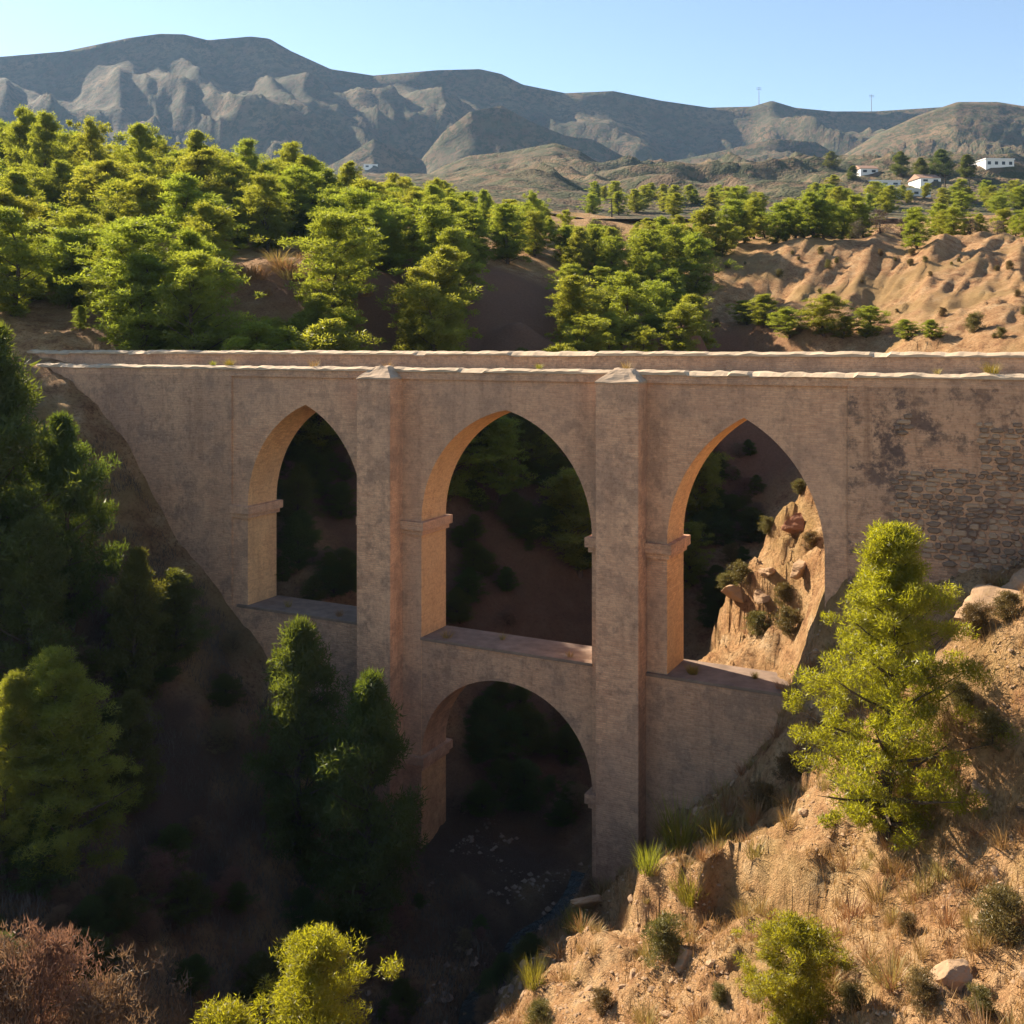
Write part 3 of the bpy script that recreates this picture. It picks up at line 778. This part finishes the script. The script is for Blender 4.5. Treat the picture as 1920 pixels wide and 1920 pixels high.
# near trees, each by the pixel of its foot and top
p, h = by_pixel(1655, 1585, 968); plant('pine_tree', hero, p, h, 0.6, 'tall feathery yellow-green pine standing alone on the sunlit rocky bank', 'tree', wide=1.06)
p, h = by_pixel(1490, 1935, 1705); plant('young_pine', young[0], p, h, 1.0, 'low bushy young pine on the sunlit bank below the tall pine', 'tree', wide=1.25)
p, h = by_depth(615, 1738, 25); plant('young_pine', tall[1], p, h, 2.0, 'bright sunlit young pine rising out of the dark ravine, the taller of two', 'tree', wide=1.15)
p, h = by_depth(455, 1850, 25.5); plant('young_pine', tall[0], p, h, 4.0, 'bright sunlit young pine in the dark ravine, the shorter of two', 'tree', wide=1.25)
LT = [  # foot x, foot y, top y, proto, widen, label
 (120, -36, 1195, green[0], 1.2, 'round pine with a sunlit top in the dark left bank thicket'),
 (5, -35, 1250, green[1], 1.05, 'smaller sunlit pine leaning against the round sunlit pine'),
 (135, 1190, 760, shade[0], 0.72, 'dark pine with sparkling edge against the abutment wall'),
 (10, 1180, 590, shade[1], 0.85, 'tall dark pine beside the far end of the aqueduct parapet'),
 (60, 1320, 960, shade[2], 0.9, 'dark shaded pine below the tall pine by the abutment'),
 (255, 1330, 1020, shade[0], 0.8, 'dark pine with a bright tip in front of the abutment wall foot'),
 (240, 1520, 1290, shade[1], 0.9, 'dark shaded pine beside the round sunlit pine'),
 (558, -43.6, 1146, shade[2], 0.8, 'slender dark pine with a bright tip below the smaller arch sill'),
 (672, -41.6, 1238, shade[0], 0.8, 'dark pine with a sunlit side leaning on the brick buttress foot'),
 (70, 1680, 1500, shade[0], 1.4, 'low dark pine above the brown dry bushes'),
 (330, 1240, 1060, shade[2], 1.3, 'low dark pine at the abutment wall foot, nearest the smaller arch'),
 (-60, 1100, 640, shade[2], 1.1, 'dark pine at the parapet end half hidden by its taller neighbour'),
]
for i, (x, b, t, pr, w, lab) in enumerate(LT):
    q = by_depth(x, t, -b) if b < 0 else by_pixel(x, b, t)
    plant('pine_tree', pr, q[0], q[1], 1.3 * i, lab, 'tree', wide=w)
BR = [(70, -28, 1700, 0.62, 'reddish brown dry bush in the ravine corner, tallest of the dry bushes'), (175, -28, 1785, 0.75, 'grey brown dry bush beside the tallest dry bush'),
      (-25, -27, 1745, 0.7, 'rusty dry bush cut by the tallest dry bush'), (300, 1700, 1590, 1.3, 'dim brown bush in the shaded ravine bottom'), (760, 1640, 1560, 1.2, 'small dim bush at the brick pier foot'),
      (420, 1420, 1340, 1.3, 'dim brown bush on the shaded bank below the abutment')]
for i, (x, b, t, w, lab) in enumerate(BR):
    q = by_depth(x, t, -b) if b < 0 else by_pixel(x, b, t); plant('dry_bush', brown[i % 2], q[0], q[1], i, lab, 'bush', 'dry bushes in the ravine', w, parts=('stem', 'foliage'))

# the wood beyond the aqueduct
sky_y = [(-500,170),(0,190),(75,200),(120,238),(170,217),(220,262),(270,225),(320,262),(370,240),(415,275),(455,255),(495,292),(550,262),(600,305),(650,300),(700,335),(740,320),(820,322),(900,350),(1000,352),(1060,385),(1150,402),(1300,385),(1360,372),(1500,362),(1600,370),(1700,390),(1900,385)]
clear = [(410, 660, 478, 590), (30, 190, 585, 660), (860, 1060, 500, 660), (690, 760, 520, 660), (1310, 2300, 466, 660), (1180, 1310, 600, 660)]
core = [(415, 545, 492, 600), (690, 750, 525, 650), (890, 1035, 535, 650), (60, 180, 600, 650), (1320, 2300, 475, 650)]
RW = random.Random(12)
spots = []
def try_tree(X, Y, H, mind):
    for (a, b) in spots:
        if (a - X) ** 2 + (b - Y) ** 2 < mind * mind: return False
    return True
nw = 0
# hand-set skyline trees
SKY = [(30,192,112),(75,200,105),(170,217,106),(270,225,108),(370,240,110),(455,255,108),(548,262,112),(650,300,112),(740,320,112),(822,330,110),(905,352,112),(1000,354,114),(1065,390,120)]
for (x, ty, Y) in SKY:
    X = (x - CX) / F_PX * Y; zg = gz(X, Y); zt = (HY - ty) / F_PX * Y
    H = zt - zg
    if H > 2:
        plant('pine_tree', wood[nw % 9], (X, Y, zg), H, RW.uniform(0, 6), 'rounded pine on the crest of the wood, its top against the blue hills', 'tree', 'pines on the crest of the wood', RW.uniform(.85, 1.1)); nw += 1; spots.append((X, Y))
tries = 0
while nw < 300 and tries < 30000:
    tries += 1
    Y = RW.uniform(63, 140); px = RW.uniform(-70, 1330)
    X = (px - CX) / F_PX * Y; zg = gz(X, Y); py = HY - zg / Y * F_PX
    if any(a < px < b and c < py < d for a, b, c, d in clear): continue
    top_ok = True
    H = RW.uniform(4.6, 8.6) if px < 900 else RW.uniform(3.8, 7.0)
    lim = float(np.interp(px, [q[0] for q in sky_y], [q[1] for q in sky_y])) + RW.uniform(8, 40)
    Hm = (HY - lim) / F_PX * Y - zg
    H = min(H, Hm)
    tpy = HY - (zg + H) / Y * F_PX; hw = 0.3 * H / Y * F_PX
    if any(px + hw * .6 > a and px - hw * .6 < b and tpy < d - 14 and py > c + 12 for a, b, c, d in core): continue
    if H < 2.2 or not try_tree(X, Y, H, 2.9): continue
    bare_one = RW.random() < 0.04
    if bare_one: plant('bare_shrub', bare[nw % 2], (X, Y, zg), H * .55, RW.uniform(0, 6), 'greyish bare shrub among the pines of the wood beyond the aqueduct', 'shrub', 'bare shrubs in the wood', parts=('stem', 'twigs'))
    lab = ('pine growing close behind the aqueduct parapet' if Y < 76 else 'pine beside the straw-grass mound in the wood' if 330 < px < 720 and Y < 98 else
           'pine on the wooded slope next to the orange bank' if px > 1060 else 'pine above the bare red slope behind the parapet' if px > 720 and Y < 105 else
           'tall pine standing out in the thick of the wood' if H > 6.3 else 'low pine half hidden in the thick of the wood' if H < 4.2 else 'green rounded pine in the middle of the wood beyond the aqueduct')
    if not bare_one: plant('pine_tree', wood[RW.randrange(9)], (X, Y, zg), H, RW.uniform(0, 6), lab, 'tree', 'pines of the wood: ' + lab, RW.uniform(1.3, 1.85))
    spots.append((X, Y)); nw += 1
for i, (x, t, Y) in enumerate([(270,562,66),(215,585,65),(335,590,65),(385,600,65),(600,545,68),(640,570,68),(830,560,72),(150,570,66),(565,590,67),(1100,560,84),(1160,540,86),(1220,520,90),(1270,500,94),(1130,590,80)]):
    X = (x - CX) / F_PX * Y; zg = gz(X, Y); H = (HY - t) / F_PX * Y - zg
    plant('pine_tree', (wood + shade)[(i * 4) % 12], (X, Y, zg), max(H, 1.5), i, 'bushy pine standing just behind the parapet in front of the bare slopes', 'tree', 'bushy pines just behind the parapet', 1.5)
# the row on top of the orange bank
ROW = [(1335,455,385),(1375,452,372),(1415,450,368),(1455,452,378),(1490,452,368),(1525,450,356),(1560,450,372),(1600,452,364),(1720,478,385),(1755,470,378),(1790,452,385),(1840,450,398),(1885,450,388),(1925,450,385),(1980,450,380)]
ROW += [(x + 19, b, t + 14 + (x * 7) % 13) for x, b, t in ROW[:8] + ROW[9:]]
for i, (x, b, t) in enumerate(ROW):
    Y = 112 + (i * 7 % 5) * 2.2
    if x in (1720,): Y = 104
    X = (x - CX) / F_PX * Y; zg = gz(X, Y); H = (HY - t) / F_PX * Y - zg
    if H > 1.2: plant('pine_tree', wood[(i * 5) % 6], (X, Y, zg), H, i * 1.1, 'green pine in the row along the top of the orange bank', 'tree', 'pines along the top of the orange bank', 1.75)
for i, (x, t, Y) in enumerate([(1650,388,113),(1690,405,115),(1610,410,112),(1820,405,112),(1870,410,113),(1120,405,118),(1150,415,116)]):
    X = (x - CX) / F_PX * Y; zg = gz(X, Y); H = (HY - t) / F_PX * Y - zg
    if H > 1: plant('bare_shrub', bare[i % 2], (X, Y, zg), H, i, 'greyish pink bare shrub between the green pines above the orange bank', 'shrub', 'bare shrubs above the orange bank', 1.1, parts=('stem', 'twigs'))
FOOT = [(1440,618,548),(1480,640,575),(1545,645,548),(1580,650,590),(1625,650,570),(1700,650,596),(1750,650,602),(1400,610,560)]
for i, (x, b, t) in enumerate(FOOT):
    q = hit(x, min(b, 640), 60)
    if q is None: continue
    H = (HY - t) / F_PX * q.y - q.z
    plant('small_pine', wood[(i * 2 + 1) % 6], q, max(H, 1.5), i, 'small pine at the foot of the orange bank behind the parapet', 'tree', 'small pines at the foot of the orange bank', 2.4)
# trees in the dark ravine seen through the arches
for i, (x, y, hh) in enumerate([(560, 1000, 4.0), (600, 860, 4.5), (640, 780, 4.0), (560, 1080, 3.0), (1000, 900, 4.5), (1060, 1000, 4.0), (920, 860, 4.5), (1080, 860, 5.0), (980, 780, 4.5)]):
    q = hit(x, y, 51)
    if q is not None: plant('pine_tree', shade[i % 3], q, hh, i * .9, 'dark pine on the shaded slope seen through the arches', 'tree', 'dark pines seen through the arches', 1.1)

RD = random.Random(31)
for i in range(130):
    a = RD.choice([(520, 660, 820, 1150), (850, 1100, 790, 1190), (1310, 1420, 830, 1180), (850, 1090, 1330, 1560)])
    q = hit(RD.uniform(a[0], a[1]), RD.uniform(a[2], a[3]), 51 if a[2] < 1300 else 47)
    if q is not None and i % 4 == 0: plant('dim_bush', brown[i % 2], q, RD.uniform(.8, 1.8), i, 'dim brown bush on the shaded ravine side behind the arches', 'bush', 'brown bushes behind the arches', 1.2, parts=('stem', 'foliage'))
    elif q is not None: plant('dark_shrub', shade[i % 3], q, RD.uniform(0.8, 2.6), i, 'dark leafy shrub on the shaded ravine side behind the arches', 'shrub', 'dark shrubs behind the arches', 1.8)
for i in range(46):
    u = RD.uniform(-3, 4.2); v = RD.uniform(-17, -0.5); X, Y = uv(u, v)
    if -0.5 + 0.5 * math.sin(v * .5) < u - 1.1 < 1.1 + 0.5 * math.sin(v * .5): continue
    q = (X, Y, gz(X, Y))
    if i % 2: plant('dim_bush', brown[i % 2], q, RD.uniform(.5, 1.2), i, 'dim brown brush along the dark stream bed', 'bush', 'brown brush along the stream', 1.2, parts=('stem', 'foliage'))
    else: plant('dark_shrub', shade[i % 3], q, RD.uniform(0.6, 1.3), i, 'small dark shrub along the stream bed', 'shrub', 'dark shrubs along the stream', 1.8)
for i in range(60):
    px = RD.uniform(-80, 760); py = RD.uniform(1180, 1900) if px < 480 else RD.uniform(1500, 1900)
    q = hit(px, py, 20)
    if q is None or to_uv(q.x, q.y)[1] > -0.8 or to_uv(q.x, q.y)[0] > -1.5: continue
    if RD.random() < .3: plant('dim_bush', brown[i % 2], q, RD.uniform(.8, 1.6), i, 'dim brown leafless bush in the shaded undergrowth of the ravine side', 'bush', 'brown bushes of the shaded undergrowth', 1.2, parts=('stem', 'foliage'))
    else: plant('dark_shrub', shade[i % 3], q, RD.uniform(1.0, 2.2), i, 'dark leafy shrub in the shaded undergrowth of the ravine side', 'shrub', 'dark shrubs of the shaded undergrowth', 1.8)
# ------------------------------------------------------------------ tufts and scrub on the banks
def tuft_mesh(seed, nb, spread, wid, mat, lean=0.5):
    R = np.random.default_rng(seed)
    az = R.random(nb) * 6.283; el = R.uniform(0.0, lean, nb) ; L = R.uniform(0.5, 1.0, nb)
    b = np.stack([np.cos(az), np.sin(az), 0 * az], 1) * (R.random(nb) ** .6 * spread * 0.4)[:, None]
    d = np.stack([np.cos(az) * np.sin(el) , np.sin(az) * np.sin(el), np.cos(el)], 1) + R.normal(size=(nb, 3)) * 0.12
    s = np.stack([-np.sin(az + R.normal(size=nb)), np.cos(az), 0 * az], 1) * wid
    b[:, 2] = -0.05
    mid = b + d * (L * 0.6)[:, None]; tip = b + d * L[:, None] + np.stack([np.cos(az), np.sin(az), -0.3 + 0 * az], 1) * (0.15 * L)[:, None]
    V = np.stack([b - s, b + s, mid + s * .8, mid - s * .8, tip], 1).reshape(-1, 3)
    k = np.arange(nb)[:, None] * 5
    Fs = np.concatenate([k + np.array([[0, 1, 2]]), k + np.array([[0, 2, 3]]), k + np.array([[3, 2, 4]])], 0)
    me = np_mesh('tuft', V, Fs); me.materials.append(mat); return me
straw = [tuft_mesh(100 + i, 90, 0.8, 0.011, M['straw'], 0.9) for i in range(3)]
broom = [tuft_mesh(110 + i, 260, 0.9, 0.008, M['broom'], 0.8) for i in range(2)]
scrub = [tree_proto('scrub', 120 + i, M['scrub'], Rr=0.62, nl=30, cper=6, per=45, leaf=0.07, crad=0.13, base=0.02, prof=prof_bush, lift=(0.4, 1.2), up=0.9) for i in range(2)]
def single(name, me, loc, s, rz, label, cat, group=None, sx=1.0):
    o = obj(name, me); o.location = (loc[0], loc[1], loc[2]); o.scale = (s * sx, s * sx, s); o.rotation_euler = (0, 0, rz)
    return tag(o, label, cat, group)
BRM = [(1275,1590,105,'largest yellow-green broom tuft at the lit edge of the bank beside the buttress'),(1345,1580,80,'yellow broom tuft right behind the largest broom tuft'),(1295,1700,75,'small yellow broom tuft below the largest broom tuft'),
       (1080,1750,60,'yellow-green broom tuft at the edge of the bank above the stream'),(1215,1650,65,'thin broom tuft just downhill of the largest broom tuft'),(1000,1850,60,'broom tuft low on the bank near the stream')]
for i, (x, y, hp, lab) in enumerate(BRM):
    q = hit(x, y); single('broom_tuft', broom[i % 2], q, hp * q.y / F_PX, i, lab, 'shrub', None, 0.8)
SCR = [(1245,1800,90),(1480,1880,60),(1880,1760,110),(1840,1900,60),(1730,1900,70),(1830,1200,70),(1890,1160,60),(1800,1330,60),(1860,1400,70),(1600,1900,60),(1430,1520,60),(1480,1480,60),(1390,1120,45),(1365,1170,40),(1420,1190,50),(1470,1150,50),(1480,1200,55),(1500,940,30),(1520,1030,35),(1410,1000,40),(1440,1000,35),(1400,960,30),(1370,1060,40),(1700,1750,45),(1130,1900,50),(1350,1880,40),(1900,1040,50),(1010,1930,60)]
for i, (x, y, hp) in enumerate(SCR):
    q = hit(x, y)
    plant('scrub_bush', scrub[i % 2], q, hp * q.y / F_PX, i * 1.7, 'low olive brown scrub bush on the sunlit rocky bank', 'bush', 'scrub bushes on the sunlit bank', 1.1, parts=('stem', 'foliage'))
RT = random.Random(5); nt_ = 0; tr = 0
while nt_ < 295 and tr < 5000:
    tr += 1
    u = RT.uniform(3, 27); v = RT.uniform(-30, -0.8)
    X, Y = uv(u, v)
    if Y < 14: continue
    px = CX + X / Y * F_PX
    if not (800 < px < 2000): continue
    if float(fbm(np.array([X / 3.0]), np.array([Y / 3.0]), 200, 2)[0]) < -0.05: continue
    zg = gz(X, Y); py = HY - zg / Y * F_PX
    if py < 1000 or py > 2000: continue
    single('grass_tuft', straw[RT.randrange(3)], (X, Y, zg), RT.uniform(0.3, 0.8), RT.uniform(0, 6), 'small straw-coloured grass tuft on the sunlit rocky bank', 'grass tuft', 'dry grass tufts on the sunlit bank', RT.uniform(.8, 1.3)); nt_ += 1

RG = random.Random(77)
for i, (u, v, z) in enumerate([(-3.6, .5, ZSILL), (-1.2, 1.4, ZSILL), (2.6, .4, ZSILL), (8.0, .6, ZSILL), (10.4, 1.2, ZSILL), (11.6, .3, ZSILL), (-13, .7, -13.1), (-9.6, .4, -13.1),
                               (-17.5, .2, ZT), (-16.4, .2, ZT), (-6.6, .15, ZT), (5.3, .1, ZT), (17.3, .2, ZT), (19.1, .2, ZT), (1.2, .25, ZT), (-11, .2, ZT)]):
    X, Y = uv(u, v)
    single('weed', (straw + broom)[i % 5], (X, Y, z + .04), RG.uniform(.3, .6), i, 'small weed rooted on a ledge of the aqueduct', 'weed', 'weeds on the aqueduct ledges', 1.0)
# ------------------------------------------------------------------ rocks
import bmesh
def rock_mesh(seed, sub, mat, cuts=9):
    bm = bmesh.new(); bmesh.ops.create_icosphere(bm, subdivisions=sub, radius=0.5)
    R = np.random.default_rng(seed)
    V = np.array([v.co[:] for v in bm.verts])
    for _ in range(cuts):
        n = R.normal(size=3); n /= np.linalg.norm(n); d = R.uniform(0.17, 0.4)
        k = V @ n - d; k = np.maximum(k, 0); V -= n[None] * k[:, None] * 0.85
    V *= (1 + 0.2 * fbm(V[:, 0] * 4 + V[:, 2] * 2.3, V[:, 1] * 4 - V[:, 2] * 3.1, seed, 4) + 0.1 * (ridged(V[:, 0] * 2 + V[:, 1], V[:, 2] * 7 + V[:, 0] * 3, seed + 3, 3) - .5))[:, None]
    for v, c in zip(bm.verts, V): v.co = c
    me = bpy.data.meshes.new('rock'); bm.to_mesh(me); bm.free(); me.materials.append(mat); return me
bigr = [rock_mesh(i, 5, M['rock'], 20) for i in range(3)]
redr = rock_mesh(9, 5, M['rock_red'], 20)
smr = [rock_mesh(20 + i, 2, M['rock'], 8) for i in range(6)]
RK = [(1850,1130,(3.0,2.6,2.5),0,'rounded pale boulder against the abutment wall above the tall pine'),(1915,1100,(2.6,2.2,2.0),1,'pale boulder beside the rounded boulder at the abutment'),
      (1495,985,(1.5,1.5,1.2),3,'red shaded rock block seen through the smaller side arch'),
      (1380,1180,(1.5,1.4,1.0),1,'pale flat rock low under the side arch'),
      (1440,1070,(1.4,1.3,1.0),0,'grey tilted rock in the middle of the side arch slope'),
      (1505,1080,(1.5,1.3,.9),2,'pale rock ledge under the springing of the side arch'),(1430,1160,(1.5,1.3,.8),0,'broken rock shelf between the side arch and the tall pine'),(1290,1800,(1.6,1.5,1.3),2,'large cracked rock beside the olive scrub on the sunlit bank'),
      (1110,1690,(1.9,1.6,.8),0,'pale rock ledge hanging over the stream'),
      (1500,1790,(1.6,1.2,.9),2,'grey rock rib behind the low young pine'),(1770,1830,(1.4,1.1,.9),1,'rock rib next to the shade of the tall pine'),
      (1840,1480,(1.2,1.0,.8),2,'rock behind the shade of the tall pine')]
for i, (x, y, s, k, lab) in enumerate(RK):
    q = hit(x, y); me = (bigr + [redr])[k]
    o = obj('rock', me); o.location = (q.x, q.y, q.z - s[2] * 0.14); o.scale = s; o.rotation_euler = (0.3 * math.sin(i), -0.45, i * 1.3 if k != 3 else 0.4); tag(o, lab, 'rock')
nr = 0; tr = 0
while nr < 130 and tr < 6000:
    tr += 1
    u = RT.uniform(3.5, 26); v = RT.uniform(-30, 0.0)
    X, Y = uv(u, v)
    if Y < 14: continue
    px = CX + X / Y * F_PX; zg = gz(X, Y); py = HY - zg / Y * F_PX
    if not (820 < px < 1960 and 1000 < py < 1960): continue
    if float(fbm(np.array([X / 4.0]), np.array([Y / 4.0]), 210, 2)[0]) < 0.0: continue
    s = RT.uniform(0.14, 0.38) * (1.6 if RT.random() < .12 else 1)
    o = obj('stone', smr[RT.randrange(6)]); o.location = (X, Y, zg); o.scale = (s * 1.3, s, s * .75); o.rotation_euler = (RT.uniform(-.3, .3), RT.uniform(-.7, 0), RT.uniform(0, 6))
    tag(o, 'small loose stone lying on the sunlit rocky bank', 'stone', 'loose stones on the sunlit bank'); nr += 1
# fine scree and grass too small to count
def bank_points(n, seed, u0, u1, v0, v1, thr, sc_):
    R = np.random.default_rng(seed); out = []
    u = R.uniform(u0, u1, n); v = R.uniform(v0, v1, n); X = u * CA + v * SA; Y = 45 - u * SA + v * CA
    ok = (fbm(X / sc_, Y / sc_, seed, 3) > thr) & (Y > 12); X = X[ok]; Y = Y[ok]
    return np.array([(x, y, gz(x, y)) for x, y in zip(X, Y)]), R
pts, R = bank_points(30000, 301, 3.5, 28, -32, 0, 0.0, 1.6)
n = len(pts); s = 0.02 + 0.07 * R.random(n) ** 3
oct_ = np.array([(1,0,0),(0,1,0),(-1,0,0),(0,-1,0),(0,0,.8)])
V = pts[:, None] + (oct_[None] * (s[:, None, None]) * R.uniform(.6, 1.3, size=(n, 5, 3)))
k = np.arange(n)[:, None] * 5
Fs = np.concatenate([k + np.array([[a, b, 4]]) for a, b in ((0,1),(1,2),(2,3),(3,0))], 0)
tag(obj('scree', np_mesh('scree', V.reshape(-1, 3), Fs), M['rock']), 'fine stone rubble strewn over the sunlit bank', 'scree', None, 'stuff')
pts, R = bank_points(60000, 311, 3.0, 28, -32, 0, 0.0, 2.0)
n = len(pts); az = R.random(n) * 6.283; L = R.uniform(0.1, 0.42, n)
tipd = np.stack([np.cos(az) * .5, np.sin(az) * .5, np.ones(n)], 1) * L[:, None]
sd = np.stack([-np.sin(az), np.cos(az), 0 * az], 1) * 0.014
pts[:, 2] -= 0.02
V = np.stack([pts - sd, pts + sd, pts + tipd], 1).reshape(-1, 3)
tag(obj('dry_grass', np_mesh('dry_grass', V, np.arange(len(V)).reshape(-1, 3)), M['straw']), 'short dry grass over the sunlit bank', 'grass', None, 'stuff')
pts, R = bank_points(70000, 321, -24, 3.4, -28, -0.6, -0.25, 2.2)
n = len(pts); az = R.random(n) * 6.283; L = R.uniform(0.12, 0.5, n)
tipd = np.stack([np.cos(az) * .6, np.sin(az) * .6, np.ones(n)], 1) * L[:, None]
sd = np.stack([-np.sin(az), np.cos(az), 0 * az], 1) * 0.02
pts[:, 2] -= 0.02
V = np.stack([pts - sd, pts + sd, pts + tipd], 1).reshape(-1, 3)
tag(obj('undergrowth', np_mesh('undergrowth', V, np.arange(len(V)).reshape(-1, 3)), M['bush_grey']), 'dry grey brown undergrowth on the shaded ravine side', 'undergrowth', None, 'stuff')
pts, R = bank_points(3500, 331, -3.5, 4.2, -24, 4, -0.1, 2.0)
n = len(pts); s_ = 0.03 + 0.16 * R.random(n) ** 4
V = pts[:, None] + (oct_[None] * (s_[:, None, None]) * R.uniform(.6, 1.3, size=(n, 5, 3)))
k = np.arange(n)[:, None] * 5
Fs = np.concatenate([k + np.array([[a, b, 4]]) for a, b in ((0,1),(1,2),(2,3),(3,0))], 0)
tag(obj('streambed_stones', np_mesh('streambed_stones', V.reshape(-1, 3), Fs), M['stone']), 'stones strewn along the stream bed', 'stones', None, 'stuff')
# shrubs dotted over the orange bank behind
RB = random.Random(9); nb = 0
while nb < 34:
    px = RB.uniform(1320, 1960); py = RB.uniform(475, 640); q = hit(px, py, 60); nb += 1
    if q is None: continue
    plant('scrub_bush', scrub[RB.randrange(2)], q, RB.uniform(.35, 1.0) * (1.7 if nb % 7 == 0 else 1), RB.uniform(0, 6), 'small scrub bush on the eroded orange bank', 'bush', 'scrub bushes on the orange bank', parts=('stem', 'foliage'))
for i in range(46):
    px = RB.uniform(380, 690); py = RB.uniform(480, 560); q = hit(px, py, 60)
    if q is None: continue
    single('grass_tuft', straw[i % 3], q, RB.uniform(.7, 1.3), i, 'tall straw grass tuft on the mound in front of the wood', 'grass tuft', 'grass tufts on the mound', 1.6)

# ------------------------------------------------------------------ stream
us = np.linspace(-30, 3, 90); V = []; Fs = []
for i, vv in enumerate(us):
    uc = 1.6 + 0.5 * math.sin(vv * .5) + 0.25 * math.sin(vv * 1.3)
    X0, Y0 = uv(uc, vv); zc = float(base_z([X0], [Y0])[0]) - 0.62 + 0.25 * float(fbm(np.array([X0 / 6]), np.array([Y0 / 6]), 3, 3)[0])
    for w in (-0.36, -0.12, 0.12, 0.36):
        X, Y = uv(uc + w, vv); V.append((X, Y, zc))
    if i:
        for k in range(3): a = 4 * (i - 1) + k; Fs.append((a, a + 1, a + 5, a + 4))
m, nt, out = new_mat('stream_water')
tc = nt.nodes.new('ShaderNodeTexCoord'); nn = noise(nt, tc.outputs['Object'], 5, 4)
pp = principled(nt, out, (0.02, 0.024, 0.022), 0.2, 0.4, nn.outputs[0], 1.0, 0.15)
tag(obj('water', py_mesh('water', V, Fs), m), 'narrow stream in the ravine bed', None, None, 'structure')

# ------------------------------------------------------------------ the settlement and masts
def house(x, y, wpx, hpx_, label, roof=False, depth=9.0, nwin=3, rz=0.1):
    q = hhit(x, y)
    if q is None: return
    w = wpx * q.y / F_PX; hh = hpx_ * q.y / F_PX
    e = empty('house', q, rz); tag(e, label, 'house')
    slab('wall', -w/2, w/2, 0, depth, -1.5, hh, M['white_wall'], e)
    if roof:
        mb = MB(); mb.add([(-w/2-.3,-.3,hh+.002),(w/2+.3,-.3,hh+.002),(w/2+.3,depth+.3,hh+.002),(-w/2-.3,depth+.3,hh+.002),(-w/2,depth/2,hh+1.6),(w/2,depth/2,hh+1.6)],[(0,1,5,4),(2,3,4,5),(1,2,5),(3,0,4),(0,3,2,1)])
        mb.build('roof', M['roof'], e)
    else: slab('roof', -w/2-.2, w/2+.2, -.2, depth+.2, hh+.002, hh+.35, M['white_wall'], e)
    for i in range(nwin):
        c = -w/2 + w * (i + .5) / nwin
        slab('window', c - w/nwin*.22, c + w/nwin*.22, -0.06, 0.02, hh*.35, hh*.75, M['pane'], e)
house(1875, 328, 56, 15, 'white flat-roofed house highest above the settlement', False, 10, 4)
house(1700, 368, 95, 12, 'long low white building along the settlement road', False, 8, 5)
house(1630, 332, 34, 11, 'small white house beside the settlement trees', True, 7, 2)
house(1660, 350, 60, 9, 'low white walled house behind the long white building', False, 7, 3)
house(1745, 352, 40, 10, 'white house with clay roof behind the long building', True, 7, 2)
house(695, 325, 26, 8, 'tiny white building at the foot of the blue mountain above the wood', False, 7, 2)
for i, (x, y, t) in enumerate([(1690,340,292),(1762,335,282),(1812,335,290),(1725,345,305),(1560,318,285),(1600,340,312)]):
    q = hhit(x, y)
    if q: plant('broad_tree', shade[i % 3], q, (y - t) * q.y / F_PX, i, 'broad dark tree between the white houses of the settlement', 'tree', 'trees of the settlement', 1.6)
RH = random.Random(4)
for i in range(110):
    px = RH.uniform(1080, 2000); py = RH.uniform(372, 425); q = hhit(px, py)
    if q is None or q.y < 150 or q.y > 420: continue
    plant('far_pine', wood[i % 6], q, RH.uniform(3, 5.5), i, 'small far green pine on the flat between wood and settlement', 'tree', 'far pines on the flat', 1.9)
def mast(name, x, y, t, label, cat, mat, r, arms):
    q = hhit(x, y)
    if q is None: return
    h = (y - t) * q.y / F_PX
    e = empty(name, q); tag(e, label, cat)
    V, Fs = tube([(0,0,-2),(0,0,h*.5),(0,0,h)], [r, r*.8, r*.45], 6); obj('pole', py_mesh('pole', V, Fs), mat, e)
    for k in range(arms): slab('crossarm', -r*7, r*7, -r*.5, r*.5, h*(.93-.09*k), h*(.93-.09*k)+r*.8, mat, e)
mast('radio_mast', 1423, 202, 168, 'thin radio mast beside the pointed knoll on the ridge', 'mast', M['metal'], 0.55, 2)
mast('radio_mast', 1634, 212, 180, 'thin radio mast on the low saddle of the ridge', 'mast', M['metal'], 0.55, 2)
mast('utility_pole', 1147, 408, 372, 'dark utility pole standing above the pines before the hillocks', 'pole', M['wood'], 0.14, 2)
mast('utility_pole', 1772, 372, 328, 'dark utility pole beside the long white building', 'pole', M['wood'], 0.18, 2)
mast('utility_pole', 1818, 372, 335, 'dark utility pole next to the far end of the settlement road', 'pole', M['wood'], 0.18, 1)

# ------------------------------------------------------------------ air
hz = MB(); hz.box(-2300, 2300, -60, 2150, -60, 460)
hm, nt, out = new_mat('thin_haze')
pv = nt.nodes.new('ShaderNodeVolumePrincipled')
pv.inputs['Color'].default_value = (0.38, 0.6, 0.95, 1); pv.inputs['Density'].default_value = 0.00008; pv.inputs['Anisotropy'].default_value = 0.2
nt.links.new(pv.outputs[0], out.inputs['Volume'])
tag(hz.build('haze', hm), 'thin pale blue air', 'haze', None, 'stuff')
